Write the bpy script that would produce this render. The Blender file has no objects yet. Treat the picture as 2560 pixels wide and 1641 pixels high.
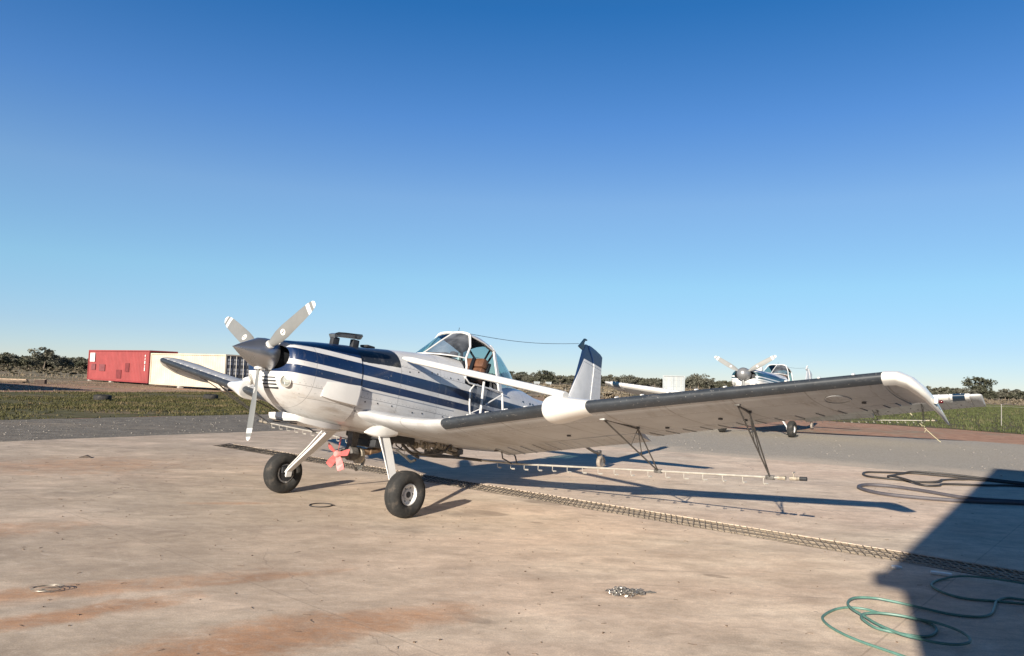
import bpy, math, random
from mathutils import Vector, Matrix
R = math.radians
rnd = random.Random(7)
scene = bpy.context.scene
COL = scene.collection

# ------------------------------------------------------------------ camera
CAM_H = 1.5576
PITCH, ROLL = 0.0665, 0.0341
cam_d = bpy.data.cameras.new("camera")
cam = bpy.data.objects.new("camera", cam_d)
COL.objects.link(cam)
cam_d.sensor_width = 36.0
cam_d.lens = 36.0 * 1889.66 / 2560.0
cam_d.clip_start = 0.05
cam_d.clip_end = 6000
_rt, _up, _fw = Vector((1, 0, 0)), Vector((0, -math.sin(PITCH), math.cos(PITCH))), Vector((0, math.cos(PITCH), math.sin(PITCH)))
_cx = _rt * math.cos(ROLL) + _up * math.sin(ROLL)
_cy = -_rt * math.sin(ROLL) + _up * math.cos(ROLL)
_m = Matrix((_cx, _cy, -_fw)).transposed().to_4x4()
_m.translation = (0, 0, CAM_H)
cam.matrix_world = _m
scene.camera = cam

# ------------------------------------------------------------------ sky, sun, exposure
SUN_AZ = R(65.8)          # direction the shadows run, measured from +x towards +y
SUN_EL = R(19.3)
world = bpy.data.worlds.new("World")
scene.world = world
world.use_nodes = True
wn = world.node_tree
bg = wn.nodes["Background"]
sky = wn.nodes.new("ShaderNodeTexSky")
sky.sky_type = 'NISHITA'
sky.sun_disc = False
sky.sun_elevation = SUN_EL
# sun stands opposite to the shadow direction; Blender's rotation runs clockwise from +y
_sx, _sy = -math.cos(SUN_AZ), -math.sin(SUN_AZ)
sky.sun_rotation = math.atan2(_sx, _sy)
sky.altitude = 0
sky.air_density = 0.6
sky.dust_density = 0.0
sky.ozone_density = 6.0
# the camera's rendering of the clear sky: an even colour grade by height above the horizon
_tc = wn.nodes.new("ShaderNodeTexCoord")
_sp = wn.nodes.new("ShaderNodeSeparateXYZ")
_cr = wn.nodes.new("ShaderNodeValToRGB")
_mx = wn.nodes.new("ShaderNodeMix"); _mx.data_type = 'RGBA'; _mx.blend_type = 'MULTIPLY'; _mx.inputs[0].default_value = 1.0
wn.links.new(_tc.outputs['Generated'], _sp.inputs[0])
wn.links.new(_sp.outputs[2], _cr.inputs[0])
_els = [(0.0, (.60, .43, .335)), (.05, (.68, .51, .395)), (.124, (.86, .72, .49)), (.228, (1, .82, .61)), (.324, (.65, .74, .70)), (.449, (.25, .62, .69)), (.8, (.2, .46, .5))]
while len(_cr.color_ramp.elements) < len(_els): _cr.color_ramp.elements.new(0.5)
for _e, (_p, _c) in zip(_cr.color_ramp.elements, _els):
    _e.position = _p; _e.color = _c + (1,)
_r = wn.nodes.new("ShaderNodeMath"); _r.operation = 'MULTIPLY'          # horizontal length = sqrt(1 - z*z)
wn.links.new(_sp.outputs[2], _r.inputs[0]); wn.links.new(_sp.outputs[2], _r.inputs[1])
_r2 = wn.nodes.new("ShaderNodeMath"); _r2.operation = 'SUBTRACT'; _r2.inputs[0].default_value = 1.0; _r2.use_clamp = True
wn.links.new(_r.outputs[0], _r2.inputs[1])
_r3 = wn.nodes.new("ShaderNodeMath"); _r3.operation = 'SQRT'; wn.links.new(_r2.outputs[0], _r3.inputs[0])
_cb = wn.nodes.new("ShaderNodeCombineXYZ")
_k = wn.nodes.new("ShaderNodeMath"); _k.operation = 'MULTIPLY'; _k.inputs[1].default_value = 0.1; wn.links.new(_r3.outputs[0], _k.inputs[0])
wn.links.new(_k.outputs[0], _cb.inputs[0]); wn.links.new(_r3.outputs[0], _cb.inputs[1]); wn.links.new(_sp.outputs[2], _cb.inputs[2])
_vm = wn.nodes.new("ShaderNodeMix"); _vm.data_type = 'VECTOR'; _vm.inputs[0].default_value = 0.48
wn.links.new(_tc.outputs['Generated'], _vm.inputs[4]); wn.links.new(_cb.outputs[0], _vm.inputs[5])
wn.links.new(_vm.outputs[1], sky.inputs[0])
wn.links.new(sky.outputs[0], _mx.inputs[6]); wn.links.new(_cr.outputs[0], _mx.inputs[7])
wn.links.new(_mx.outputs[2], bg.inputs[0])
bg.inputs[1].default_value = 0.108
sun_d = bpy.data.lights.new("sun", 'SUN')
sun_d.energy = 4.6
sun_d.angle = R(0.55)
sun_d.color = (1.0, 0.905, 0.775)
sun = bpy.data.objects.new("sun", sun_d)
COL.objects.link(sun)
_d = Vector((math.cos(SUN_AZ) * math.cos(SUN_EL), math.sin(SUN_AZ) * math.cos(SUN_EL), -math.sin(SUN_EL)))
sun.rotation_euler = _d.to_track_quat('-Z', 'Y').to_euler()
sun.location = (-20, -40, 30)
scene.view_settings.view_transform = 'Standard'
scene.view_settings.look = 'None'
scene.view_settings.gamma = 1.0
scene.view_settings.use_curve_mapping = False
scene.view_settings.exposure = 1.08

# ------------------------------------------------------------------ node helpers
class Gr:
    def __init__(s, name):
        s.m = bpy.data.materials.new(name)
        s.m.use_nodes = True
        s.t = s.m.node_tree
        s.b = s.t.nodes["Principled BSDF"]
        s.out = s.t.nodes["Material Output"]
    def set(s, sock, v):
        if isinstance(v, bpy.types.NodeSocket):
            s.t.links.new(v, sock)
        elif isinstance(v, (tuple, list)):
            v = tuple(v)
            sock.default_value = v if len(v) == len(sock.default_value) else v + (1.0,)
        else:
            sock.default_value = v
    def co(s, kind='Object'):
        return s.t.nodes.new("ShaderNodeTexCoord").outputs[kind]
    def mapped(s, scale=(1, 1, 1), rot=(0, 0, 0), loc=(0, 0, 0), vec=None):
        n = s.t.nodes.new("ShaderNodeMapping")
        s.set(n.inputs[0], vec or s.co())
        n.inputs['Scale'].default_value = scale
        n.inputs['Rotation'].default_value = rot
        n.inputs['Location'].default_value = loc
        return n.outputs[0]
    def sep(s, v=None):
        n = s.t.nodes.new("ShaderNodeSeparateXYZ")
        s.set(n.inputs[0], v or s.co())
        return n.outputs
    def M(s, op, a, b=0.0, c=0.0, clamp=False):
        n = s.t.nodes.new("ShaderNodeMath")
        n.operation = op
        n.use_clamp = clamp
        s.set(n.inputs[0], a); s.set(n.inputs[1], b); s.set(n.inputs[2], c)
        return n.outputs[0]
    def mix(s, f, a, b, mode='MIX'):
        n = s.t.nodes.new("ShaderNodeMix")
        n.data_type = 'RGBA'
        n.blend_type = mode
        s.set(n.inputs[0], f); s.set(n.inputs[6], a); s.set(n.inputs[7], b)
        return n.outputs[2]
    def noise(s, scale, detail=4.0, rough=0.6, vec=None, dist=0.0):
        n = s.t.nodes.new("ShaderNodeTexNoise")
        s.set(n.inputs['Vector'], vec or s.co())
        n.inputs['Scale'].default_value = scale
        n.inputs['Detail'].default_value = detail
        n.inputs['Roughness'].default_value = rough
        n.inputs['Distortion'].default_value = dist
        return n.outputs[0]
    def voro(s, scale, vec=None, feature='F1', out=0):
        n = s.t.nodes.new("ShaderNodeTexVoronoi")
        n.feature = feature
        s.set(n.inputs['Vector'], vec or s.co())
        n.inputs['Scale'].default_value = scale
        return n.outputs[out]
    def ramp(s, f, a, b, lo=0.0, hi=1.0):
        n = s.t.nodes.new("ShaderNodeMapRange")
        n.interpolation_type = 'SMOOTHSTEP'
        s.set(n.inputs[0], f)
        n.inputs[1].default_value = a; n.inputs[2].default_value = b
        n.inputs[3].default_value = lo; n.inputs[4].default_value = hi
        return n.outputs[0]
    def band(s, v, a, b, soft=0.002):
        return s.M('MULTIPLY', s.ramp(v, a - soft, a + soft), s.ramp(v, b - soft, b + soft, 1.0, 0.0))
    def bump(s, h, strength=0.3, dist=0.01):
        n = s.t.nodes.new("ShaderNodeBump")
        n.inputs['Strength'].default_value = strength
        n.inputs['Distance'].default_value = dist
        s.set(n.inputs['Height'], h)
        s.t.links.new(n.outputs[0], s.b.inputs['Normal'])
    def done(s, color, rough=0.5, metal=0.0, spec=0.5, coat=0.0):
        s.set(s.b.inputs['Base Color'], color)
        s.set(s.b.inputs['Roughness'], rough)
        s.set(s.b.inputs['Metallic'], metal)
        s.b.inputs['Specular IOR Level'].default_value = spec
        s.b.inputs['Coat Weight'].default_value = coat
        return s.m

def plain(name, col, rough=0.5, metal=0.0, var=0.18, scale=6.0, bump=0.0, spec=0.5, coat=0.0):
    g = Gr(name)
    n = g.noise(scale, 5.0, 0.65)
    dark = tuple(c * (1 - var) for c in col)
    lite = tuple(min(1, c * (1 + var)) for c in col)
    f = g.ramp(n, 0.3, 0.7)
    if bump:
        g.bump(g.noise(scale * 9, 4.0, 0.6), bump, 0.004)
    return g.done(g.mix(f, dark, lite), g.ramp(n, 0.2, 0.8, rough * 0.85, min(1, rough * 1.15)), metal, spec, coat)

def glass(name, tint=(0.75, 0.85, 0.85), mirror=0.05, haze=0.0, hcol=(0.55, 0.6, 0.66)):
    g = Gr(name)
    t = g.t
    tr = t.nodes.new("ShaderNodeBsdfTransparent"); tr.inputs[0].default_value = tint + (1,)
    gl = t.nodes.new("ShaderNodeBsdfGlossy"); gl.inputs['Roughness'].default_value = 0.03
    lw = t.nodes.new("ShaderNodeLayerWeight"); lw.inputs[0].default_value = 0.5
    fr_ = g.M('MULTIPLY', g.M('POWER', lw.outputs['Facing'], 4.0), 0.7)
    mx = t.nodes.new("ShaderNodeMixShader")
    fac = g.M('ADD', fr_, mirror + 0.04, clamp=True)
    t.links.new(fac, mx.inputs[0]); t.links.new(tr.outputs[0], mx.inputs[1]); t.links.new(gl.outputs[0], mx.inputs[2])
    last = mx.outputs[0]
    if haze:
        df = t.nodes.new("ShaderNodeBsdfDiffuse"); df.inputs[0].default_value = hcol + (1,)
        m2 = t.nodes.new("ShaderNodeMixShader")
        h = g.M('MULTIPLY', g.ramp(g.noise(2.5, 3.0, 0.5), 0.3, 0.75), haze)
        t.links.new(h, m2.inputs[0]); t.links.new(last, m2.inputs[1]); t.links.new(df.outputs[0], m2.inputs[2])
        last = m2.outputs[0]
    t.links.new(last, g.out.inputs[0])
    return g.m

# ------------------------------------------------------------------ mesh helpers
class MB:
    def __init__(s):
        s.v, s.f, s.mi = [], [], []
    def add(s, vs, fs, mi=0):
        o = len(s.v)
        s.v += [tuple(p) for p in vs]
        s.f += [tuple(i + o for i in f) for f in fs]
        s.mi += [mi] * len(fs)
        return s
    def box(s, c, d, rot=None, mi=0, bev=0.0):
        hx, hy, hz = d[0] / 2, d[1] / 2, d[2] / 2
        if bev <= 0:
            vs = [(x, y, z) for x in (-hx, hx) for y in (-hy, hy) for z in (-hz, hz)]
            fs = [(0, 1, 3, 2), (4, 6, 7, 5), (0, 4, 5, 1), (2, 3, 7, 6), (0, 2, 6, 4), (1, 5, 7, 3)]
        else:
            b = min(bev, hx * .9, hy * .9, hz * .9)
            import bmesh
            bm = bmesh.new()
            bmesh.ops.create_cube(bm, size=1.0)
            for v in bm.verts:
                v.co = Vector((v.co.x * d[0], v.co.y * d[1], v.co.z * d[2]))
            bmesh.ops.bevel(bm, geom=bm.edges[:], offset=b, segments=2, affect='EDGES', profile=0.6)
            bm.verts.index_update()
            vs = [v.co.copy() for v in bm.verts]
            fs = [tuple(v.index for v in f.verts) for f in bm.faces]
            bm.free()
        M = rot if rot is not None else Matrix.Identity(3)
        c = Vector(c)
        return s.add([M @ Vector(p) + c for p in vs], fs, mi)
    def loft(s, secs, closed=True, cap0=True, cap1=True, mi=0, skip=None):
        n = len(secs[0])
        vs = [p for sec in secs for p in sec]
        fs = []
        for i in range(len(secs) - 1):
            for j in range(n if closed else n - 1):
                k = (j + 1) % n
                q = (i * n + j, i * n + k, (i + 1) * n + k, (i + 1) * n + j)
                if skip and skip([vs[a] for a in q]):
                    continue
                fs.append(q)
        if closed and cap0: fs.append(tuple(range(n - 1, -1, -1)))
        if closed and cap1: fs.append(tuple(range((len(secs) - 1) * n, len(secs) * n)))
        return s.add(vs, fs, mi)
    def tube(s, path, r, n=8, mi=0, squash=1.0):
        path = [Vector(p) for p in path]
        rs = r if isinstance(r, (list, tuple)) else [r] * len(path)
        secs, prev = [], None
        for i, p in enumerate(path):
            a = path[max(i - 1, 0)]; b = path[min(i + 1, len(path) - 1)]
            t = (b - a)
            t = t.normalized() if t.length > 1e-9 else Vector((0, 0, 1))
            if prev is None:
                ref = Vector((0, 0, 1)) if abs(t.z) < 0.9 else Vector((1, 0, 0))
                u = t.cross(ref).normalized()
            else:
                u = (prev - t * prev.dot(t))
                u = u.normalized() if u.length > 1e-6 else t.orthogonal().normalized()
            prev = u
            w = t.cross(u)
            secs.append([p + u * (rs[i] * math.cos(2 * math.pi * k / n)) + w * (rs[i] * squash * math.sin(2 * math.pi * k / n)) for k in range(n)])
        return s.loft(secs, mi=mi)
    def lathe(s, prof, n=24, center=(0, 0, 0), axis='y', mi=0, cap=True):
        # prof: (distance along axis, radius)
        c = Vector(center)
        secs = []
        for h, r in prof:
            ring = []
            for k in range(n):
                a = 2 * math.pi * k / n
                u, w = r * math.cos(a), r * math.sin(a)
                ring.append(c + Vector({'y': (u, h, w), 'x': (h, u, w), 'z': (u, w, h)}[axis]))
            secs.append(ring)
        return s.loft(secs, mi=mi, cap0=cap, cap1=cap)
    def build(s, name, mats, parent=None, smooth=True, angle=40, frame=None):
        me = bpy.data.meshes.new(name)
        me.from_pydata([tuple(p) for p in s.v], [], s.f)
        if not isinstance(mats, (list, tuple)): mats = [mats]
        for m in mats: me.materials.append(m)
        if len(mats) > 1: me.polygons.foreach_set("material_index", s.mi)
        me.validate()
        import bmesh
        bm = bmesh.new(); bm.from_mesh(me)
        bmesh.ops.recalc_face_normals(bm, faces=bm.faces[:])
        bm.to_mesh(me); bm.free()
        if smooth:
            me.polygons.foreach_set("use_smooth", [True] * len(me.polygons))
            try: me.set_sharp_from_angle(angle=R(angle))
            except Exception: pass
        o = bpy.data.objects.new(name, me)
        COL.objects.link(o)
        if parent: o.parent = parent
        if frame:
            o.rotation_euler = (0, frame[0], 0)
            o.location = (0, 0, frame[1])
        return o

def empty(name, loc=(0, 0, 0), rz=0.0, parent=None):
    o = bpy.data.objects.new(name, None)
    o.empty_display_size = 0.3
    COL.objects.link(o)
    o.location = loc
    o.rotation_euler = (0, 0, rz)
    if parent: o.parent = parent
    return o

def tag(o, label=None, cat=None, group=None, kind=None):
    if label: o["label"] = label
    if cat: o["category"] = cat
    if group: o["group"] = group
    if kind: o["kind"] = kind
    return o

def copy_part(o, parent, loc=None, rot=None, scale=None):
    c = o.copy()
    COL.objects.link(c)
    c.parent = parent
    if loc is not None: c.location = loc
    if rot is not None: c.rotation_euler = rot
    if scale is not None: c.scale = scale
    return c

def interp(x, xs, ys):
    if x <= xs[0]: return ys[0]
    for i in range(len(xs) - 1):
        if x <= xs[i + 1]:
            u = (x - xs[i]) / (xs[i + 1] - xs[i])
            return ys[i] + (ys[i + 1] - ys[i]) * u
    return ys[-1]

def catmull(pts, n=8):
    pts = [Vector(p) for p in pts]
    out = []
    for i in range(len(pts) - 1):
        p0, p1, p2, p3 = pts[max(i - 1, 0)], pts[i], pts[i + 1], pts[min(i + 2, len(pts) - 1)]
        for k in range(n):
            t = k / n
            out.append(0.5 * ((2 * p1) + (p2 - p0) * t + (2 * p0 - 5 * p1 + 4 * p2 - p3) * t * t + (3 * p1 - p0 - 3 * p2 + p3) * t ** 3))
    out.append(pts[-1])
    return out

# ------------------------------------------------------------------ ground materials
def mat_concrete():
    g = Gr("concrete")
    co = g.co()
    warp = g.noise(0.9, 3.0, 0.6)
    big = g.noise(0.22, 4.0, 0.55)
    med = g.noise(0.9, 6.0, 0.65, dist=0.6)
    streak = g.noise(1.0, 6.0, 0.65, g.mapped((0.25, 1.1, 1), (0, 0, R(-22))), 0.4)
    fine = g.noise(26.0, 5.0, 0.7)
    c = g.mix(g.ramp(big, 0.32, 0.68), (0.60, 0.505, 0.405), (0.66, 0.525, 0.415))
    c = g.mix(g.M('MULTIPLY', g.ramp(med, 0.45, 0.75), 0.5), c, (0.70, 0.60, 0.48))
    c = g.mix(g.M('MULTIPLY', g.ramp(streak, 0.5, 0.72), 0.5), c, (0.36, 0.31, 0.265))
    c = g.mix(g.M('MULTIPLY', g.ramp(g.noise(0.5, 5.0, 0.6, dist=0.8), 0.55, 0.75), 0.4), c, (0.50, 0.36, 0.27))
    xyz = g.sep(co)
    def blob(cx, cy, rx, ry, rot, lo, hi):
        dx = g.M('SUBTRACT', xyz[0], cx); dy = g.M('SUBTRACT', xyz[1], cy)
        cr, sr = math.cos(rot), math.sin(rot)
        u = g.M('DIVIDE', g.M('ADD', g.M('MULTIPLY', dx, cr), g.M('MULTIPLY', dy, sr)), rx)
        w = g.M('DIVIDE', g.M('SUBTRACT', g.M('MULTIPLY', dy, cr), g.M('MULTIPLY', dx, sr)), ry)
        d = g.M('SQRT', g.M('ADD', g.M('MULTIPLY', u, u), g.M('MULTIPLY', w, w)))
        d = g.M('ADD', d, g.M('MULTIPLY', g.M('SUBTRACT', nz, 0.5), 1.7))
        return g.ramp(d, lo, hi, 1.0, 0.0)
    nz = g.noise(2.2, 7.0, 0.68, dist=0.5)
    reds = []
    # red dust tracked over the slab, grey washed patches, oil drips and painted shade under the chain, each with its own outline
    for (x, y, rx, ry, ro, a) in ((-1.45, 4.45, 0.95, 0.36, 0.75, .8), (-0.75, 4.9, 0.7, 0.25, 0.5, .65), (-2.75, 4.75, 1.0, 0.16, 0.72, .85), (-2.9, 5.35, 1.1, 0.22, 0.55, .6),
                                  (-1.9, 5.75, 0.8, 0.12, 0.5, .6), (-5.2, 6.8, 1.4, 0.35, 0.5, .55), (-6.6, 11.8, 1.6, 1.1, 0.3, .5), (-3.2, 8.9, 0.5, 0.12, 0.2, .5)):
        rb_ = blob(x, y, rx * 1.15, ry * 1.25, ro, 0.25, 1.05)
        reds.append(g.M('MULTIPLY', rb_, a))
        c = g.mix(g.M('MULTIPLY', rb_, min(1, a * 1.3)), c, (0.44, 0.225, 0.115))
    for (x, y, rx, ry, ro, a) in ((-2.2, 7.6, 2.0, 0.35, 0.15, .5), (-4.0, 7.0, 1.5, 0.3, 0.4, .45), (-3.6, 10.6, 1.2, 0.3, 0.2, .5), (-0.4, 8.7, 0.5, 0.22, 0.1, .5), (-5.0, 9.2, 1.6, 0.25, 0.3, .4), (-2.9, 5.0, 0.6, 0.1, 0.7, .5)):
        c = g.mix(g.M('MULTIPLY', blob(x, y, rx, ry, ro, 0.3, 1.0), a), c, (0.215, 0.185, 0.16))
    for (x, y, rx, ry, ro, a) in ((-2.6, 9.25, 1.3, 0.35, 0.1, .75), (-1.6, 8.4, 0.9, 0.3, 0.0, .5), (0.6, 8.3, 1.1, 0.3, -0.3, .35)):
        c = g.mix(g.M('MULTIPLY', blob(x, y, rx, ry, ro, 0.3, 1.1), a), c, (0.64, 0.52, 0.42))
    for (x, y, rx, ry) in ((0.45, 9.75, 0.42, 0.16), (-0.25, 8.85, 0.35, 0.13), (0.35, 8.35, 0.09, 0.05), (0.98, 8.9, 0.13, 0.06), (-4.0, 8.2, 0.1, 0.04), (-0.2, 5.0, .22, .07), (1.75, 6.3, .12, .05), (0.90, 5.66, .17, .07), (0.87, 5.65, .15, .06)):  # last two ellipses paint dark shading under the chain heap
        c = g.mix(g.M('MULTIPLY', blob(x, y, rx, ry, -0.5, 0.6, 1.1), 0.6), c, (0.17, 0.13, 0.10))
    # specks and hairline cracks
    sp = g.ramp(g.noise(70.0, 2.0, 0.5), 0.70, 0.76)
    sp2 = g.ramp(g.noise(9.0, 3.0, 0.6), 0.45, 0.65)
    c = g.mix(g.M('MULTIPLY', g.M('MULTIPLY', sp, sp2), 0.7), c, (0.16, 0.12, 0.10))
    wv = g.t.nodes.new("ShaderNodeVectorMath"); wv.operation = 'ADD'
    g.set(wv.inputs[0], co)
    sc = g.t.nodes.new("ShaderNodeVectorMath"); sc.operation = 'SCALE'
    nc = g.t.nodes.new("ShaderNodeTexNoise"); nc.inputs['Scale'].default_value = 0.8; nc.inputs['Detail'].default_value = 6
    g.t.links.new(co, nc.inputs['Vector']); g.t.links.new(nc.outputs['Color'], sc.inputs[0]); sc.inputs['Scale'].default_value = 1.6
    g.t.links.new(sc.outputs[0], wv.inputs[1])
    for sc_, lo, hi, am, colr in ((1.4, .54, .62, .34, (.36, .30, .245)), (3.3, .56, .66, .30, (.33, .265, .21)), (0.55, .50, .66, .30, (.38, .325, .275)), (2.1, .60, .68, .32, (.66, .565, .47))):
        nn_ = g.noise(sc_, 8.0, 0.72, g.mapped((0.55, 1.35, 1), (0, 0, R(-18)), (sc_ * 7, 3, 0)), 0.9)
        c = g.mix(g.M('MULTIPLY', g.ramp(nn_, lo, hi), am), c, colr)
    pk = g.ramp(g.noise(0.33, 5.0, 0.6, g.mapped((.6, 1.3, 1), loc=(11, 5, 0))), 0.42, 0.62)
    c = g.mix(g.M('MULTIPLY', pk, 0.45), c, (0.60, 0.44, 0.34))
    lft = g.M('MULTIPLY', g.ramp(xyz[0], 0.8, -3.2, 0.0, 1.0), g.ramp(g.noise(0.8, 6.0, 0.65, g.mapped((0.7, 1.3, 1), (0, 0, R(-15)))), 0.26, 0.56))
    c = g.mix(g.M('MULTIPLY', lft, 0.78), c, (0.35, 0.285, 0.222))
    rm_ = reds[0]
    for q_ in reds[1:]: rm_ = g.M('MAXIMUM', rm_, q_)
    brk = g.ramp(g.noise(5.5, 8.0, 0.75, dist=0.8), 0.34, 0.56)
    c = g.mix(g.M('MULTIPLY', g.M('MULTIPLY', rm_, brk), 0.8), c, (0.44, 0.235, 0.125))
    grit = g.noise(95.0, 3.0, 0.7)
    c = g.mix(1.0, c, g.mix(g.ramp(grit, 0.34, 0.66), (.84, .83, .81), (1.10, 1.10, 1.10)), 'MULTIPLY')
    for ang, off in ((-41.1, 3.05), (48.9, 1.4)):
        ca_, sa_ = math.cos(R(ang)), math.sin(R(ang))
        dl = g.M('ABSOLUTE', g.M('SUBTRACT', g.M('ADD', g.M('MULTIPLY', xyz[0], -sa_), g.M('MULTIPLY', xyz[1], ca_)), off))
        wob = g.M('ADD', dl, g.M('MULTIPLY', g.M('SUBTRACT', g.noise(9.0, 3.0, .6), .5), 0.012))
        c = g.mix(g.M('MULTIPLY', g.ramp(wob, 0.003, 0.009, 1.0, 0.0), 0.45), c, (0.26, 0.205, 0.16))
    v1 = g.noise(1.1, 10.0, 0.78, g.mapped((0.85, 1.1, 1), (0, 0, R(-20)), (3, 1, 0)), 0.3)
    c = g.mix(1.0, c, g.mix(g.ramp(v1, 0.30, 0.70), (.84, .825, .80), (1.22, 1.22, 1.20)), 'MULTIPLY')
    v2 = g.noise(4.5, 8.0, 0.78, g.mapped((0.7, 1.2, 1), (0, 0, R(-20)), (9, 4, 0)), 0.4)
    c = g.mix(1.0, c, g.mix(g.ramp(v2, 0.32, 0.68), (.85, .835, .815), (1.17, 1.17, 1.16)), 'MULTIPLY')
    crk = g.voro(0.16, wv.outputs[0], 'DISTANCE_TO_EDGE')
    c = g.mix(g.M('MULTIPLY', g.ramp(crk, 0.0, 0.0016, 1.0, 0.0), g.M('MULTIPLY', g.ramp(big, 0.35, 0.55), 0.75)), c, (0.2, 0.15, 0.12))
    dots = g.M('MULTIPLY', g.ramp(g.noise(13.0, 2.0, .5), .715, .73), g.ramp(g.noise(1.3, 3.0, .6), .42, .6))
    c = g.mix(g.M('MULTIPLY', dots, 0.6), c, (0.19, 0.15, 0.12))
    dots2 = g.M('MULTIPLY', g.ramp(g.noise(7.0, 3.0, .6, g.mapped(loc=(4, 8, 0))), .70, .71), g.ramp(g.noise(0.9, 3.0, .6), .5, .62))
    c = g.mix(g.M('MULTIPLY', dots2, 0.45), c, (0.24, 0.19, 0.15))
    c = g.mix(g.M('MULTIPLY', g.ramp(fine, 0.35, 0.7), 0.25), c, (0.36, 0.30, 0.25))
    mot = g.noise(6.0, 6.0, 0.75, g.mapped((0.6, 1.3, 1), (0, 0, R(-25))), 1.0)
    c = g.mix(g.M('MULTIPLY', g.ramp(mot, 0.52, 0.70), 0.42), c, (0.40, 0.335, 0.275))
    c = g.mix(g.M('MULTIPLY', g.ramp(mot, 0.30, 0.46, 1.0, 0.0), 0.35), c, (0.66, 0.56, 0.46))
    scr = g.noise(3.0, 4.0, 0.6, g.mapped((0.12, 2.2, 1), (0, 0, R(12))), 0.3)
    c = g.mix(g.M('MULTIPLY', g.ramp(scr, 0.62, 0.70), 0.3), c, (0.30, 0.235, 0.19))
    g.bump(g.M('ADD', fine, g.M('MULTIPLY', med, 0.6)), 0.22, 0.006)
    return g.done(c, g.ramp(med, 0.2, 0.8, 0.72, 0.92), 0.0, 0.3)

def mat_gravel():
    g = Gr("bitumen_gravel")
    sp = g.noise(34.0, 4.0, 0.75)
    big = g.noise(0.35, 4.0, 0.6, g.mapped((0.5, 1.2, 1), (0, 0, R(25))))
    c = g.mix(g.ramp(sp, 0.3, 0.72), (0.085, 0.077, 0.066), (0.27, 0.245, 0.21))
    c = g.mix(g.M('MULTIPLY', g.ramp(big, 0.45, 0.7), 0.5), c, (0.25, 0.21, 0.165))
    c = g.mix(g.ramp(g.noise(5.0, 3.0, 0.5), 0.66, 0.72), c, (0.31, 0.28, 0.25))
    md = g.noise(2.6, 8.0, 0.8, g.mapped((0.7, 1.2, 1)))
    c = g.mix(1.0, c, g.mix(g.ramp(md, 0.3, 0.7), (.62, .61, .60), (1.3, 1.28, 1.24)), 'MULTIPLY')
    gx = g.sep()
    c = g.mix(g.M('MULTIPLY', g.ramp(g.M('ADD', gx[0], g.M('MULTIPLY', big, 4)), -3.0, 5.0), 0.75), c, g.mix(g.ramp(sp, .3, .7), (0.29, 0.26, 0.215), (0.50, 0.45, 0.38)))
    # sand washed off the slab edge
    ed = g.M('ADD', g.M('MULTIPLY', g.M('ADD', gx[0], 4.05), 0.517), g.M('MULTIPLY', g.M('SUBTRACT', gx[1], 22.15), 0.856))
    ed = g.M('ADD', ed, g.M('MULTIPLY', g.M('SUBTRACT', g.noise(0.7, 6.0, .7), .5), 4.5))
    c = g.mix(g.M('MULTIPLY', g.ramp(ed, 2.2, 0.0), g.ramp(gx[0], -6, 0)), c, g.mix(g.ramp(sp, .3, .7), (0.42, 0.355, 0.28), (0.55, 0.465, 0.37)))
    g.bump(sp, 0.5, 0.02)
    return g.done(c, 0.93, 0, 0.2)

def mat_dirt():
    g = Gr("red_dirt_and_dry_grass")
    co = g.co()
    x, y, z = g.sep(co)
    d = g.M('SQRT', g.M('ADD', g.M('MULTIPLY', x, x), g.M('MULTIPLY', y, y)))
    n1 = g.noise(0.25, 5.0, 0.65)
    n2 = g.noise(2.2, 6.0, 0.7)
    n3 = g.noise(0.045, 4.0, 0.6, g.mapped((0.35, 1.5, 1)))
    red = g.mix(g.ramp(n2, 0.3, 0.7), (0.27, 0.15, 0.10), (0.42, 0.26, 0.18))
    dry = g.mix(g.ramp(n2, 0.3, 0.75), (0.17, 0.135, 0.095), (0.34, 0.28, 0.205))
    olive = g.mix(g.ramp(n2, 0.3, 0.75), (0.075, 0.078, 0.04), (0.16, 0.15, 0.085))
    c = g.mix(g.ramp(g.M('ADD', n1, g.M('MULTIPLY', n2, 0.35)), 0.66, 0.84), red, dry)
    far = g.mix(g.ramp(n3, 0.40, 0.62), dry, olive)
    far = g.mix(g.M('MULTIPLY', g.ramp(g.noise(0.08, 4, .6, g.mapped((0.3, 1.2, 1), loc=(40, 9, 0))), 0.52, 0.66), 0.7), far, red)
    c = g.mix(g.ramp(g.M('ADD', d, g.M('MULTIPLY', n1, 22)), 64, 92), c, far)
    g.bump(g.M('ADD', n2, n1), 0.7, 0.05)
    return g.done(c, 0.95, 0, 0.15)

def mat_turf():
    g = Gr("grassy_soil")
    n = g.noise(1.6, 6.0, 0.7)
    n1 = g.noise(0.4, 4.0, 0.6, g.mapped((0.5, 1.4, 1), (0, 0, R(-20))))
    c = g.mix(g.ramp(n, 0.3, 0.7), (0.06, 0.057, 0.025), (0.12, 0.11, 0.052))
    c = g.mix(g.ramp(n1, 0.52, 0.7), c, (0.19, 0.14, 0.085))
    c = g.mix(g.ramp(n1, 0.26, 0.42, 1, 0), c, (0.05, 0.058, 0.022))
    g.bump(n, 0.8, 0.05)
    return g.done(c, 0.95, 0, 0.15)

def mat_blades(name, a, b, dry=(0.34, 0.28, 0.15), p=0.5):
    g = Gr(name)
    oi = g.noise(0.55, 4.0, 0.7)
    n = g.noise(7.0, 3.0, 0.6)
    c = g.mix(g.ramp(n, 0.3, 0.7), a, b)
    c = g.mix(g.ramp(oi, p, p + 0.16), c, dry)
    return g.done(c, 0.8, 0, 0.15)

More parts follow.
